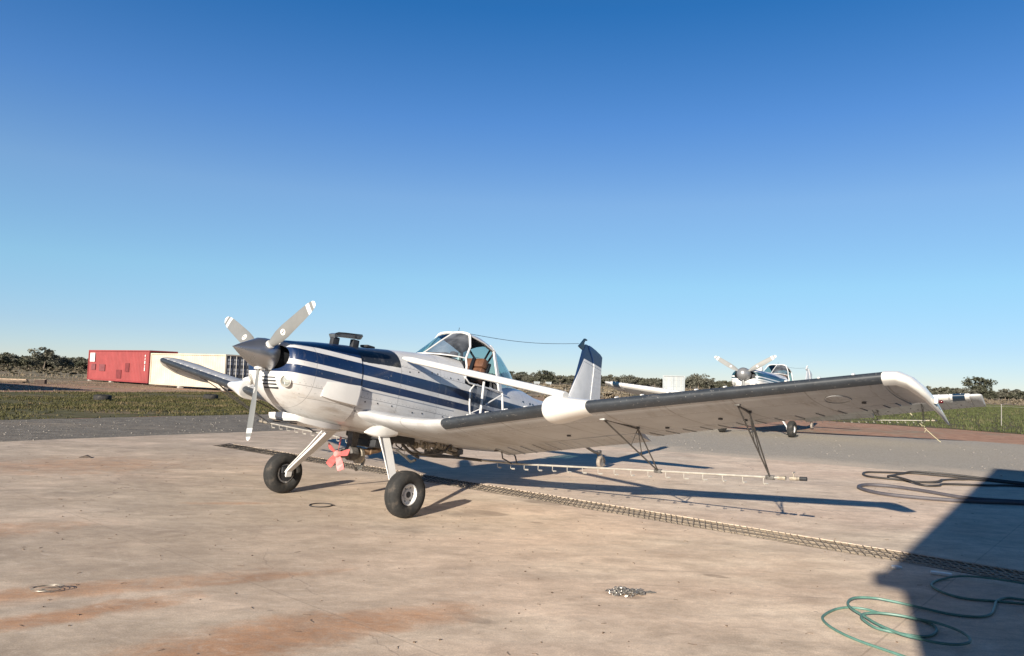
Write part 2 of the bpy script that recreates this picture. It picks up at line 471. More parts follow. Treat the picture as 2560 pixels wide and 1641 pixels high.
# ------------------------------------------------------------------ ground sheets
def jitter_poly(pts, step=1.2, amp=0.25, seed=1):
    r = random.Random(seed)
    out = []
    for i in range(len(pts)):
        a, b = Vector(pts[i]), Vector(pts[(i + 1) % len(pts)])
        n = max(1, int((b - a).length / step))
        nn = Vector((-(b - a).y, (b - a).x)).normalized()
        for k in range(n):
            p = a.lerp(b, k / n) + nn * r.uniform(-amp, amp) * (1 if k else 0.3)
            out.append((p.x, p.y))
    return out

def sheet(name, pts, z, mat, label=None):
    m = MB()
    m.add([(x, y, z) for x, y in pts], [tuple(range(len(pts)))])
    o = m.build(name, mat, smooth=False)
    # face the sky
    if o.data.polygons[0].normal.z < 0:
        o.data.flip_normals()
    tag(o, label, None, None, "structure")
    return o

M_CONC, M_GRAV, M_DIRT, M_TURF = mat_concrete(), mat_gravel(), mat_dirt(), mat_turf()
m = MB()
S = 2600
m.add([(-S, -200, -0.03), (S, -200, -0.03), (S, S, -0.03), (-S, S, -0.03)], [(0, 1, 2, 3)])
tag(m.build("ground", M_DIRT, smooth=False), kind="structure")
GRASS_L = [(-30, -2.4), (-13.6, 20.4), (-9.5, 26.1), (-2.5, 36), (-9, 56), (-18.5, 51.5), (-22.4, 44.8), (-26.6, 38.4), (-47, 6)]
GRASS_R = [(16, 38.2), (19.8, 34.2), (21.2, 31.0), (42, 17), (110, 45), (130, 128), (62, 112), (30, 78), (11, 52)]
sheet("grass_verge", jitter_poly(GRASS_L, 0.9, 0.3, 3), -0.022, M_TURF)
sheet("grass_paddock", jitter_poly(GRASS_R, 1.2, 0.5, 4), -0.022, M_TURF)
sheet("taxiway", jitter_poly([(-31, -6), (-13.55, 20.3), (-9.4, 26.0), (-2.4, 35.6), (9.6, 26.8), (12.85, 26.1), (15.6, 25.5), (16.8, 24.3), (34, 12), (30, -8)], 0.7, 0.16, 5), -0.012, M_GRAV)
# concrete apron: two slabs either side of the drain trench
DA, DB = Vector((-5.85, 15.62)), Vector((8.2, 3.36))          # drain centre line
dd = (DB - DA).normalized(); dn = Vector((-dd.y, dd.x))       # dn points away from the camera
HW = 0.235
CORNER, LEFT0, RIGHT0 = Vector((-4.05, 22.15)), Vector((-24.6, -5.0)), Vector((30.0, 1.55))
a0, a1 = DA - dn * HW, DA + dn * HW
b0, b1 = DB - dn * HW, DB + dn * HW
# split line runs through the trench end DA to the left edge and through DB to the right edge
el = DA - dd * 2.644
er = DB + dd * 6
near = [(LEFT0.x, LEFT0.y), (-9.85, 14.7), (el.x, el.y), (DA.x, DA.y), (a0.x, a0.y), (b0.x, b0.y), (DB.x, DB.y), (er.x, er.y), (14, -6)]
farp = [(el.x, el.y), (-6.55, 18.95), (CORNER.x, CORNER.y), (2.03, 18.45), (5.9, 16.3), (8.36, 14.65), (RIGHT0.x, RIGHT0.y), (30, -6), (14, -6), (er.x, er.y), (DB.x, DB.y), (b1.x, b1.y), (a1.x, a1.y), (DA.x, DA.y)]
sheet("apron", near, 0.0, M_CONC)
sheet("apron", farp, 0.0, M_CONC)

# ------------------------------------------------------------------ common materials
WHITE = plain("white_paint", (0.62, 0.615, 0.60), 0.38, 0, 0.05, 3.0, coat=0.2)
CREAMW = plain("white_gloss", (0.66, 0.65, 0.62), 0.3, 0, 0.04, 2.0, coat=0.3)
GREYP = plain("grey_paint", (0.42, 0.43, 0.43), 0.45, 0.1, 0.08, 8.0)
DARK = plain("dark_interior", (0.022, 0.024, 0.028), 0.6, 0, 0.2, 8.0)
def _rub():
    g = Gr("tyre_rubber")
    n = g.noise(9.0, 6.0, 0.7); n2 = g.noise(40.0, 3.0, .6)
    c = g.mix(g.ramp(n, .3, .7), (.022, .022, .022), (.036, .035, .033))
    c = g.mix(g.M('MULTIPLY', g.ramp(n, .5, .72), .5), c, (.13, .105, .085))
    g.bump(n2, .25, .004)
    return g.done(c, 0.82, 0, 0.3)
BLACKRUB = _rub()
DIRTYRUB = plain("dusty_rubber", (0.24, 0.21, 0.18), 0.9, 0, 0.25, 30.0, 0.25, 0.2)
STEEL = plain("worn_steel", (0.33, 0.32, 0.30), 0.45, 0.7, 0.25, 20.0)
TUBED = plain("dark_tube", (0.10, 0.095, 0.09), 0.55, 0.3, 0.3, 18.0)
ALU = plain("aluminium", (0.44, 0.42, 0.38), 0.45, 0.4, 0.12, 14.0)
BRASS = plain("oily_brass", (0.36, 0.32, 0.26), 0.5, 0.5, 0.35, 25.0)
HOSEBR = plain("brown_hose", (0.27, 0.18, 0.11), 0.7, 0, 0.3, 25.0)
REDP = plain("faded_red_plastic", (0.52, 0.115, 0.11), 0.5, 0, 0.12, 10.0)
LEATHER = plain("tan_leather", (0.36, 0.15, 0.075), 0.5, 0, 0.25, 9.0, 0.2)
NAVYTRIM = plain("navy_trim", (0.006, 0.024, 0.05), 0.35, 0, 0.1, 5.0, coat=0.3)
LENS = glass("lamp_lens", (0.85, 0.87, 0.85), 0.15)
LENSRED = plain("red_lamp_lens", (0.07, 0.004, 0.007), 0.15, 0, 0.05)
G_TEAL = glass("tinted_glass", (0.42, 0.62, 0.64), 0.06)
G_CLEAR = glass("canopy_glass", (0.42, 0.48, 0.55), 0.04, 0.4, (.36, .39, .44))
SPINM = plain("polished_spinner", (0.40, 0.405, 0.415), 0.3, 0.9, 0.06, 3.0)

# ------------------------------------------------------------------ drain trench and grate
def build_drain():
    o = empty("drain_grate", (DA.x, DA.y, 0), math.atan2(dd.y, dd.x))
    tag(o, "long rusty steel mesh grate over the drain crossing the concrete apron", "grate")
    L = (DB - DA).length
    rust = plain("rusty_mesh", (0.34, 0.28, 0.21), 0.75, 0.25, 0.35, 14.0)
    pit = plain("silt_in_drain", (0.05, 0.04, 0.032), 0.95, 0, 0.4, 5.0, 0.5)
    edge = plain("worn_concrete_lip", (0.52, 0.42, 0.33), 0.85, 0, 0.2, 9.0, 0.3)
    t = MB()
    y0, y1, zb = -HW, HW, -0.20
    t.add([(0, y0, 0), (L, y0, 0), (L, y0, zb), (0, y0, zb), (0, y1, 0), (L, y1, 0), (L, y1, zb), (0, y1, zb)],
          [(0, 1, 2, 3), (4, 7, 6, 5), (3, 2, 6, 7), (0, 3, 7, 4), (1, 5, 6, 2)])
    t.build("trench", pit, o, smooth=False)
    e = MB()
    n = 60
    y = y1 + 0.015
    e.loft([[(L * k / n, y - 0.014 + rnd.uniform(-.003, .003), 0.001), (L * k / n, y + 0.014, 0.001), (L * k / n, y + 0.012, 0.008 + rnd.uniform(-.002, .003)), (L * k / n, y - 0.012, 0.008)] for k in range(n + 1)])
    e.build("edge_lip", edge, o, smooth=False)
    bar = MB(); bar.box((0, 0, 0), (0.007, HW * 2 * 1.10, 0.006))
    long_ = None
    r = random.Random(5)
    first = bar.build("cross_bar", rust, o, smooth=False)
    n = 260
    dk1 = plain("black_mesh", (0.035, 0.03, 0.026), 0.8, 0.2, 0.3, 14.0)
    dk2 = plain("brown_mesh", (0.10, 0.08, 0.062), 0.8, 0.2, 0.3, 14.0)
    firsts = {}
    for k in range(n):
        mk = dk1 if k < 88 else dk2 if k < 125 else rust
        if mk not in firsts:
            firsts[mk] = first if mk is dk1 else bar.build("cross_bar", mk, o, smooth=False)
            if mk is dk1: first.data.materials[0] = mk
            ob = firsts[mk]
        else:
            ob = copy_part(firsts[mk], o)
        ob.location = (0.03 + k * (L - 0.06) / (n - 1), 0, 0.007 + r.uniform(-.003, .006))
        ob.rotation_euler = (r.uniform(-.02, .02), 0, 0.5 + r.uniform(-.04, .04))
    for k in range(6):
        b = MB()
        y = -HW + 0.02 + k * (2 * HW - 0.04) / 5
        seg = 90
        b.tube([(0 + L * i / seg, y + 0.006 * math.sin(i * 1.7 + k), -0.004 + 0.003 * math.sin(i * .9 + k * 1.3)) for i in range(seg + 1)], 0.0035, 4)
        b.build("long_bar", rust if k % 2 else dk2, o, smooth=False)
build_drain()

# ------------------------------------------------------------------ aircraft
def paint_main(cfg):
    g = Gr(cfg["key"] + "_fuselage_paint")
    x, y, z = g.sep()
    n = g.noise(3.0, 5.0, 0.6)
    nf = g.noise(30.0, 3.0, 0.6)
    white = g.mix(g.ramp(n, 0.35, 0.75), (0.64, 0.635, 0.625), (0.545, 0.54, 0.53))
    # belly grime and streaks that run aft
    st = g.noise(5.0, 5.0, 0.65, g.mapped((0.35, 1, 2.2)))
    white = g.mix(g.M('MULTIPLY', g.ramp(st, 0.46, 0.72), g.ramp(z, 1.32, 0.98, 0.16, 0.72)), white, (0.34, 0.29, 0.24))
    navy = cfg["navy"]
    if cfg["scheme"] == 0:
        a = g.band(z, 1.355, 1.443)
        b = g.band(z, 1.497, 1.622)
        top = g.M('MULTIPLY', g.ramp(z, 1.678, 1.682), g.ramp(x, 0.41, 0.415))
        msk = g.M('MAXIMUM', a, b)
        msk = g.M('MULTIPLY', msk, g.ramp(g.M('ADD', x, g.M('MULTIPLY', z, 0.6)), -1.83, -1.825))
        msk = g.M('MAXIMUM', msk, top)
    else:
        s = g.M('SUBTRACT', z, g.M('MULTIPLY', g.M('SUBTRACT', 1.2, x), 0.10))
        a = g.band(s, 1.50, 1.63)
        b = g.band(s, 1.42, 1.465)
        c2 = g.band(s, 1.36, 1.375)
        msk = g.M('MAXIMUM', g.M('MAXIMUM', a, b), c2)
        msk = g.M('MULTIPLY', msk, g.ramp(x, -2.4, -2.39))
        msk = g.M('MAXIMUM', msk, g.ramp(s, 1.80, 1.805))
        msk = g.M('MULTIPLY', msk, g.ramp(x, -3.4, -3.39))
    ncol = g.mix(g.ramp(n, 0.3, 0.7), navy, tuple(c * 1.35 for c in navy))
    col = g.mix(msk, white, ncol)
    if cfg["scheme"] == 0:
        # matt black panel ahead of the windscreen, ragged lower edge
        e = g.M('ADD', z, g.M('MULTIPLY', g.M('SUBTRACT', g.noise(14.0, 4.0, .7), .5), 0.02))
        e = g.M('SUBTRACT', e, g.M('MULTIPLY', g.M('SUBTRACT', 0.42, x), 0.075))
        blk = g.M('MULTIPLY', g.ramp(e, 1.640, 1.648), g.band(x, -0.175, 0.41, 0.003))
        col = g.mix(blk, col, (0.018, 0.022, 0.028))
        # painted-over metal strip on the side, thin trim line
        col = g.mix(g.M('MULTIPLY', g.band(z, 1.315, 1.327), g.band(x, -1.2, .41)), col, (0.25, 0.27, 0.31))
    # oil and soot drawn aft from the cowl exhaust and the belly
    so = g.noise(2.4, 7.0, 0.72, g.mapped((0.25, 1, 1.8), loc=(2, 0, 4)), 0.3)
    so_m = g.M('MULTIPLY', g.ramp(so, 0.44, 0.66), g.M('MULTIPLY', g.ramp(z, 1.24, 1.02), g.ramp(x, 1.0, 0.2, 0.35, 1.0)))
    col = g.mix(g.M('MULTIPLY', so_m, 0.5), col, (0.22, 0.18, 0.145))
    dr2 = g.noise(3.5, 6.0, 0.7, g.mapped((1.6, 1, 0.28), loc=(7, 0, 1)), 0.2)
    col = g.mix(g.M('MULTIPLY', g.ramp(dr2, 0.58, 0.72), 0.22), col, (0.33, 0.30, 0.27))
    # skin joints and fasteners
    ln = g.M('MAXIMUM', g.band(x, -0.1785, -0.1745, 0.001), g.band(z, 1.238, 1.242, 0.001))
    ln = g.M('MAXIMUM', ln, g.band(x, -0.858, -0.855, 0.001))
    ln = g.M('MAXIMUM', ln, g.band(x, -2.82, -2.816, 0.001))
    ln = g.M('MAXIMUM', ln, g.M('MULTIPLY', g.band(z, 1.708, 1.7115, .001), g.band(x, -1.34, -.18)))
    ln = g.M('MAXIMUM', ln, g.M('MULTIPLY', g.band(z, 1.115, 1.118, .001), g.band(x, -.86, 1.1)))
    ln = g.M('MAXIMUM', ln, g.band(x, 1.028, 1.031, .001))
    # rows of rivets beside the joints
    rv = g.M('PINGPONG', g.M('MULTIPLY', x, 1.0), 0.03)
    rz_ = g.M('MAXIMUM', g.band(z, 1.255, 1.262, .001), g.band(z, 1.725, 1.732, .001))
    ln = g.M('MAXIMUM', ln, g.M('MULTIPLY', g.M('MULTIPLY', g.ramp(rv, .024, .026), rz_), .7))
    rv2 = g.M('PINGPONG', z, 0.03)
    rx_ = g.M('MAXIMUM', g.band(x, -0.20, -0.193, .001), g.band(x, -0.84, -0.833, .001))
    ln = g.M('MAXIMUM', ln, g.M('MULTIPLY', g.M('MULTIPLY', g.ramp(rv2, .024, .026), rx_), .7))
    col = g.mix(g.M('MULTIPLY', ln, 0.85), col, (0.09, 0.09, 0.095))
    chip = g.M('MULTIPLY', g.ramp(nf, 0.675, 0.70), 0.65)
    col = g.mix(chip, col, (0.20, 0.19, 0.18))
    g.bump(g.M('ADD', g.M('MULTIPLY', g.noise(1.7, 2.0, .5), 1.0), g.M('MULTIPLY', ln, -0.3)), 0.25, 0.02)
    return g.done(col, g.ramp(n, 0.2, 0.8, 0.3, 0.42), 0, 0.5, 0.25)

def paint_fin(cfg):
    g = Gr(cfg["key"] + "_fin_paint")
    x, y, z = g.sep()
    n = g.noise(4.0, 5.0, 0.6)
    white = g.mix(g.ramp(n, 0.35, 0.75), (0.62, 0.63, 0.64), (0.52, 0.53, 0.54))
    # upper cap boundary and leading-edge boundary
    t1 = g.M('SUBTRACT', z, g.M('ADD', 2.772, g.M('MULTIPLY', g.M('ADD', x, 4.856), 0.0814)))
    t2 = g.M('SUBTRACT', x, g.M('ADD', -4.79, g.M('MULTIPLY', g.M('SUBTRACT', 2.693, z), 0.463)))
    m_ = g.M('MAXIMUM', g.ramp(t1, -0.002, 0.002), g.ramp(t2, -0.002, 0.002))
    ncol = cfg["navy"]
    line = g.M('MAXIMUM', g.M('MULTIPLY', g.band(t1, -0.052, -0.045), g.ramp(t2, -0.028, -0.03)), g.M('MULTIPLY', g.band(t2, -0.034, -0.029), g.ramp(t1, -0.045, -0.05)))
    col = g.mix(m_, white, tuple(min(1, c * 1.3) for c in ncol)) if cfg["scheme"] == 0 else white
    if cfg["scheme"] == 0:
        col = g.mix(line, col, (0.13, 0.15, 0.19))
    return g.done(col, 0.35, 0, 0.5, 0.2)

def paint_wing(cfg):
    g = Gr(cfg["key"] + "_wing_paint")
    n = g.noise(1.6, 6.0, 0.65, g.mapped((1, 1, 1)))
    st = g.noise(2.6, 6.0, 0.7, g.mapped((0.35, 2.4, 1)))
    c = g.mix(g.ramp(n, 0.3, 0.7), (0.50, 0.51, 0.52), (0.43, 0.435, 0.44))
    c = g.mix(g.M('MULTIPLY', g.ramp(st, 0.5, 0.78), 0.55), c, (0.29, 0.255, 0.22))
    sp = g.ramp(g.noise(22.0, 2.0, .5), 0.71, 0.75)
    c = g.mix(g.M('MULTIPLY', sp, 0.6), c, (0.2, 0.17, 0.15))
    wx, wy, wz = g.sep()
    seam = g.ramp(g.M('PINGPONG', g.M('ADD', wy, 0.1), 0.31), 0.301, 0.306)
    yab = g.M('ABSOLUTE', wy)
    spar = g.M('SUBTRACT', g.M('ADD', wx, 0.72), g.M('MULTIPLY', g.M('MAXIMUM', g.M('SUBTRACT', yab, 2.9), 0), -0.12))
    seam = g.M('MAXIMUM', seam, g.band(spar, -.005, .005, .001))
    riv = g.M('MULTIPLY', g.band(spar, .016, .026, .001), g.ramp(g.M('PINGPONG', wy, 0.03), .021, .024))
    c = g.mix(g.M('MULTIPLY', seam, 0.5), c, (0.20, 0.185, 0.17))
    stn = g.noise(3.2, 6.0, 0.7, g.mapped((0.22, 3.2, 1), loc=(5, 3, 0)), 0.3)
    c = g.mix(g.M('MULTIPLY', g.ramp(stn, 0.58, 0.70), 0.5), c, (0.22, 0.195, 0.165))
    pale = g.noise(2.2, 6.0, 0.7, g.mapped((0.3, 2.0, 1), loc=(1, 9, 0)), 0.3)
    c = g.mix(g.M('MULTIPLY', g.ramp(pale, 0.60, 0.72), 0.35), c, (0.66, 0.66, 0.65))
    c = g.mix(g.M('MULTIPLY', riv, 0.7), c, (0.75, 0.74, 0.72))
    smg = g.noise(0.9, 6.0, 0.7, g.mapped((0.5, 1.6, 1), loc=(2, 7, 1)), 0.8)
    c = g.mix(g.M('MULTIPLY', g.ramp(smg, 0.55, 0.72), 0.45), c, (0.26, 0.235, 0.21))
    g.bump(g.noise(1.1, 2.0, .5), 0.2, 0.02)
    return g.done(c, 0.6, 0, 0.22, 0.0)

def blade_mat(cfg):
    g = Gr(cfg["key"] + "_propeller_paint")
    x, y, z = g.sep()
    n = g.noise(5.0, 4.0, 0.6)
    c = g.mix(g.ramp(n, 0.3, 0.7), cfg["blade"], tuple(min(1, q * 1.12) for q in cfg["blade"]))
    Rp = cfg["R"]
    wt = g.M('MAXIMUM', g.band(z, Rp * 0.86, Rp * 0.915), g.ramp(z, Rp * 0.955, Rp * 0.958))
    c = g.mix(wt, c, (0.62, 0.62, 0.61))
    return g.done(c, 0.45, 0.1, 0.4)

def foil(t, th):
    return 5 * th * (0.2969 * math.sqrt(max(t, 0)) - 0.126 * t - 0.3516 * t * t + 0.2843 * t ** 3 - 0.1036 * t ** 4)

def sup(c, e):
    return math.copysign(abs(c) ** (2.0 / e), c)

def section(x, zb, zt, hw, nt, nb, N=44):
    zc, hh = (zb + zt) / 2, (zt - zb) / 2
    out = []
    for k in range(N):
        a = 2 * math.pi * (k + 0.5) / N
        e = nt if math.cos(a) >= 0 else nb
        out.append((x, hw * sup(math.sin(a), e), zc + hh * sup(math.cos(a), e)))
    return out

def airplane(cfg, loc, yaw):
    T, lift = cfg["tilt"], cfg["lift"]
    FR = (-T, lift)
    root = empty(cfg["name"], loc, yaw)
    root.scale = (cfg["scale"],) * 3
    tag(root, cfg["label"], "airplane")
    PAINT, FIN, WING, BLADE = paint_main(cfg), paint_fin(cfg), paint_wing(cfg), blade_mat(cfg)
    BEAD = plain(cfg["key"] + "_bead", (.20, .195, .185), .6)
    def _boot():
        g = Gr(cfg["key"] + "_boot")
        b_ = cfg["boot"]
        n = g.noise(3.0, 6.0, .7); sc_ = g.noise(9.0, 6.0, .75, g.mapped((2, .5, 2)))
        c = g.mix(g.ramp(n, .3, .7), tuple(q_ * .8 for q_ in b_), tuple(q_ * 1.25 for q_ in b_))
        c = g.mix(g.M('MULTIPLY', g.ramp(sc_, .58, .72), .45), c, (.20, .19, .175))
        c = g.mix(g.M('MULTIPLY', g.ramp(g.noise(60, 2, .5), .70, .74), .6), c, (.45, .43, .40))
        return g.done(c, g.ramp(n, .2, .8, .35, .6), 0, .45)
    BOOT = _boot()
    cT, sT = math.cos(T), math.sin(T)
    def b2p(x, y, z):                                   # body frame -> plane frame
        return Vector((x * cT - z * sT, y, x * sT + z * cT + lift))
    # ---------------- fuselage
    st = [(.405, .876, 1.832, .512, 2.7, 2.5), (.1, .868, 1.88, .525, 2.9, 2.7), (-.3, .857, 1.94, .53, 3.1, 2.9), (-.72, .858, 1.995, .525, 3.3, 3.0),
          (-1.0, .86, 2.03, .515, 3.4, 3.1), (-1.335, .865, 2.065, .505, 3.5, 3.1), (-1.34, .865, 2.065, .505, 3.5, 3.1), (-1.6, .87, 2.03, .50, 3.3, 3.1), (-1.9, .88, 1.98, .49, 3.1, 3.0), (-2.18, .89, 1.93, .478, 2.8, 2.9),
          (-2.185, .89, 1.93, .478, 2.8, 2.9), (-2.6, .915, 1.925, .445, 2.5, 2.7), (-3.03, .95, 1.915, .405, 2.3, 2.6), (-3.4, 1.0, 1.855, .36, 2.2, 2.5), (-4.0, 1.11, 1.835, .285, 2.2, 2.4), (-4.6, 1.22, 1.835, .20, 2.2, 2.4), (-5.1, 1.31, 1.83, .12, 2.1, 2.3), (-5.4, 1.40, 1.80, .06, 2, 2)]
    def cut(q):
        mx = sum(p[0] for p in q) / 4; mz = sum(p[2] for p in q) / 4
        return -2.182 < mx < -1.338 and mz > 1.735
    f = MB()
    f.loft([section(*s) for s in st], skip=cut)
    fus = f.build("fuselage", PAINT, root, frame=FR)
    # cockpit lining
    tub = MB()
    def inner(s):
        x, zb, zt, hw, a, b = s
        return [p for p in section(x, zb + .25, zt - .03, hw - .028, a, b)]
    tub.loft([inner(s) for s in st[5:11]], skip=lambda q: sum(p[2] for p in q) / 4 > 1.735)
    tub.build("cockpit_lining", DARK, fus)
    rim = MB()
    for sg in (1, -1):
        rim.tube([(-1.335, sg * .492, 1.95), (-1.338, sg * .496, 1.79), (-1.42, sg * .497, 1.735), (-1.8, sg * .49, 1.735), (-2.18, sg * .472, 1.735)], .012, 6)
    rim.build("door_sill", WHITE, fus)
    dash = MB()
    dash.box((-1.38, 0, 1.95), (.10, .8, .16), bev=.03)
    dash.box((-1.26, .30, 2.085), (.10, .09, .08), bev=.03)
    dash.box((-1.24, 0, 2.075), (.16, .5, .05), bev=.02)
    dash.build("instrument_panel", DARK, fus)
    # access plate strips on the nose deck and small fuel cap
    sm = MB()
    sm.box((-.02, .0, 1.915), (.13, .14, .03), bev=.012)
    sm.build("hopper_cap", DARK, fus)
    fst = MB(); fst.lathe([(-.004, .001), (-.004, .009), (.003, .009), (.004, .001)], 8, axis='y')
    f0_ = None
    for fx, fz in ((-.31, 1.665), (-.46, 1.69), (-.70, 1.73), (-.80, 1.735), (-1.05, 1.73), (-1.2, 1.74), (.30, 1.20), (.12, 1.21), (-.10, 1.215), (-.45, 1.19), (-.62, 1.205), (-1.0, 1.22), (.385, 1.08), (.385, 1.25), (.385, 1.33)):
        i_ = max(k_ for k_ in range(len(st) - 1) if st[k_][0] >= fx)
        u_ = (st[i_][0] - fx) / (st[i_][0] - st[i_ + 1][0])
        s_ = [st[i_][j_] + (st[i_ + 1][j_] - st[i_][j_]) * u_ for j_ in range(6)]
        zc_, hh_ = (s_[1] + s_[2]) / 2, (s_[2] - s_[1]) / 2
        e_ = s_[4] if fz > zc_ else s_[5]
        yy_ = s_[3] * (1 - min(.99, abs(fz - zc_) / hh_) ** e_) ** (1 / e_)
        for sg in (1, -1):
            if f0_ is None: f0_ = fst.build("fastener", DARK, fus); o = f0_
            else: o = copy_part(f0_, fus)
            o.location = (fx, sg * yy_, fz)
    # ---------------- engine cowling
    cs = [(1.295, 1.25, 1.672, .375, 2.6, 2.3), (1.285, 1.205, 1.693, .41, 2.7, 2.3), (1.25, 1.15, 1.708, .44, 2.7, 2.3), (1.18, 1.085, 1.722, .465, 2.7, 2.3), (1.07, 1.01, 1.74, .485, 2.7, 2.3), (.87, .925, 1.778, .503, 2.7, 2.4), (.65, .886, 1.81, .512, 2.7, 2.5), (.418, .868, 1.842, .52, 2.7, 2.5)]
    c = MB()
    inlet = section(1.297, 1.375, 1.645, .335, 2.5, 2.5)
    c.loft([inlet] + [section(*s) for s in cs] + [section(.418, .878, 1.832, .51, 2.7, 2.5), section(.43, .878, 1.832, .50, 2.7, 2.5)], cap0=False, cap1=False)
    cowl = c.build("engine_cowling", PAINT, root, frame=FR)
    c = MB()
    c.loft([inlet, section(1.12, 1.39, 1.63, .31, 2.5, 2.5)], cap0=False)
    c.build("air_inlet", DARK, cowl)
    lou = MB(); lou.box((0, 0, 0), (.022, .25, .017), bev=.007)
    for k in range(4):
        if k == 0:
            l0 = lou.build("louver", DARK, cowl); o = l0
        else:
            o = copy_part(l0, cowl)
        o.location = ((1.288, 1.287, 1.281, 1.264)[k], .035 + .012 * k, (1.287, 1.252, 1.216, 1.18)[k])
        o.rotation_euler = (0, (0, .05, .25, .5)[k], 0)
    # landing light set in the lower cowl
    for sg in (1, -1):
        h = empty("landing_light", (0, 0, 0), 0, cowl)
        h.location = (1.268, sg * .325, 1.258)
        h.rotation_euler = (0, .2, sg * .42)
        hh = MB(); hh.lathe([(-.05, .03), (.004, .062), (.014, .066), (.016, .058), (-.01, .05), (-.03, .02)], 20, axis='x')
        hh.build("lamp_bezel", ALU, h)
        hb = MB(); hb.lathe([(-.008, .0), (-.006, .03), (.004, .052), (.012, .035), (.016, .0)], 20, axis='x')
        hb.build("lamp_glass", LENS, h)
    # side exhaust cheek and chin scoop
    for sg in (1, -1):
        k = MB()
        def cheek(x, y0, zt, zbm, out):
            return [(x, sg * (y0 - .06), zt + .01), (x, sg * (y0 + out), zt), (x, sg * (y0 + out * .95), (zt + zbm) / 2), (x, sg * (y0 + out * .6), zbm), (x, sg * (y0 - .06), zbm - .015)]
        k.loft([cheek(.90, .490, 1.325, 1.165, .004), cheek(.80, .497, 1.338, 1.150, .035), (cheek(.62, .505, 1.348, 1.14, .058)), cheek(.455, .508, 1.357, 1.135, .066), cheek(.425, .503, 1.357, 1.135, .06)])
        k.build("cheek_fairing", WHITE, cowl, angle=18)
    k = MB()
    def chin(x, hw, zt, zb):
        return [(x, -hw, zt), (x, -hw * .96, zb), (x, 0, zb - .012), (x, hw * .96, zb), (x, hw, zt), (x, 0, zt + .02)]
    k.loft([chin(1.015, .25, .93, .898), chin(.99, .265, .925, .868), chin(.9, .285, .915, .852), chin(.65, .30, .905, .84), chin(.45, .28, .90, .845), chin(.34, .22, .90, .862)])
    k.build("chin_scoop", WHITE, cowl, angle=30)
    k = MB(); k.box((.985, 0, .838), (.10, .40, .012)); k.build("scoop_mouth", DARK, cowl)
    if cfg["scheme"] == 0:
        # clear-sided mirror housing on two black posts
        mp = empty("cowl_mirror", (0, 0, 0), 0, cowl)
        for x0, z0 in ((.49, 1.84), (.19, 1.875)):
            k = MB(); k.box((x0, 0, z0 + .03), (.095, .07, .10), bev=.012); k.build("mirror_post", DARK, mp)
        k = MB()
        k.loft([[(x, -.045, z - .045), (x + s1, -.055, z), (x + s1, .055, z), (x, .045, z - .045)] for x, z, s1 in ((.53, 1.945, .02), (.50, 1.965, .01), (.40, 1.985, 0), (.25, 2.005, 0), (.16, 2.018, -.01), (.135, 2.02, -.015))])
        k.build("mirror_housing", plain("smoky_perspex", (.10, .115, .13), .25, .2, .2, 20), mp, smooth=False)
        k = MB()
        k.tube([(.54, .058, 1.952), (.50, .058, 1.972), (.40, .058, 1.99), (.14, .058, 2.026), (.15, .05, 1.972), (.2, .05, 1.96)], .006, 5)
        k.tube([(.26, .056, 2.012), (.25, .052, 1.962)], .006, 5)
        k.build("mirror_trim", DARK, mp)
    else:
        k = MB(); k.box((.25, .02, 1.93), (.10, .26, .13), bev=.02); k.box((.25, 0, 1.87), (.05, .05, .06)); k.build("cowl_mirror", GREYP, cowl)
    # ---------------- spinner and propeller (thrust line z = 1.5246)
    ZP, XP = 1.5246, 1.4215
    sr, tip = cfg["spin_r"], cfg["spin_tip"]
    prof = [(1.29, sr * .9), (1.30, sr), (1.42, sr * .985), (1.50, sr * .90)]
    Ls = tip - 1.42
    for u in (.35, .5, .65, .8, .9, .97, 1.0):
        prof.append((1.42 + Ls * u, max(.002, sr * .985 * (1 - u ** cfg["spin_e"]) ** (1 / cfg["spin_f"]))))
    k = MB(); k.lathe(prof, 40, (0, 0, ZP), 'x')
    k.build("spinner", SPINM if cfg["scheme"] == 0 else plain("dull_spinner", (.26, .265, .27), .4, .5, .06, 3.0), root, frame=FR)
    k = MB(); k.lathe([(1.13, .16), (1.285, .155), (1.288, .05)], 24, (0, 0, ZP), 'x'); k.build("propeller_hub", DARK, root, frame=FR)
    Rp = cfg["R"]
    bl = MB()
    secs = []
    for u in (.09, .14, .19, .25, .34, .45, .6, .75, .87, .94, .975, .993, 1.0):
        r = u * Rp
        ch = interp(u, [.09, .14, .19, .25, .34, .45, .6, .75, .87, .94, .975, .993, 1.0], [.055, .058, .075, .105, .14, .153, .15, .142, .128, .106, .08, .048, .012])
        thk = interp(u, [.09, .19, .3, .6, 1.0], [.055, .045, .028, .016, .006])
        be = R(interp(u, [.09, .3, .6, 1.0], [38, 26, 12, 5]))
        e = Vector((math.sin(be), -math.cos(be), 0)); nn = Vector((math.cos(be), math.sin(be), 0))
        ring = []
        for q in range(12):
            a = 2 * math.pi * q / 12
            p = e * (ch / 2 * math.cos(a)) + nn * (thk / 2 * math.sin(a) * (1.0 if math.sin(a) > 0 else .5))
            ring.append((p.x, p.y, r))
        secs.append(ring)
    bl.loft(secs)
    blade0 = bl.build("propeller_blade", BLADE, root, angle=60)
    cuff = MB(); cuff.lathe([(.145, .046), (.16, .05), (.178, .05), (.182, .042)], 20, axis='z'); cuff0 = cuff.build("blade_cuff", WHITE, blade0)
    em = MB(); 
    be = R(20.5); e = Vector((math.sin(be), -math.cos(be), 0)); nn = Vector((math.cos(be), math.sin(be), 0))
    em.lathe([(0, .0005), (0, .034), (.0015, .034), (.0015, .0005)], 20, axis='x')
    emb0 = em.build("blade_emblem", CREAMW, blade0, smooth=False)
    emb0.location = Vector((0, 0, .43 * Rp)) + nn * .0125
    emb0.rotation_euler = (0, 0, be)
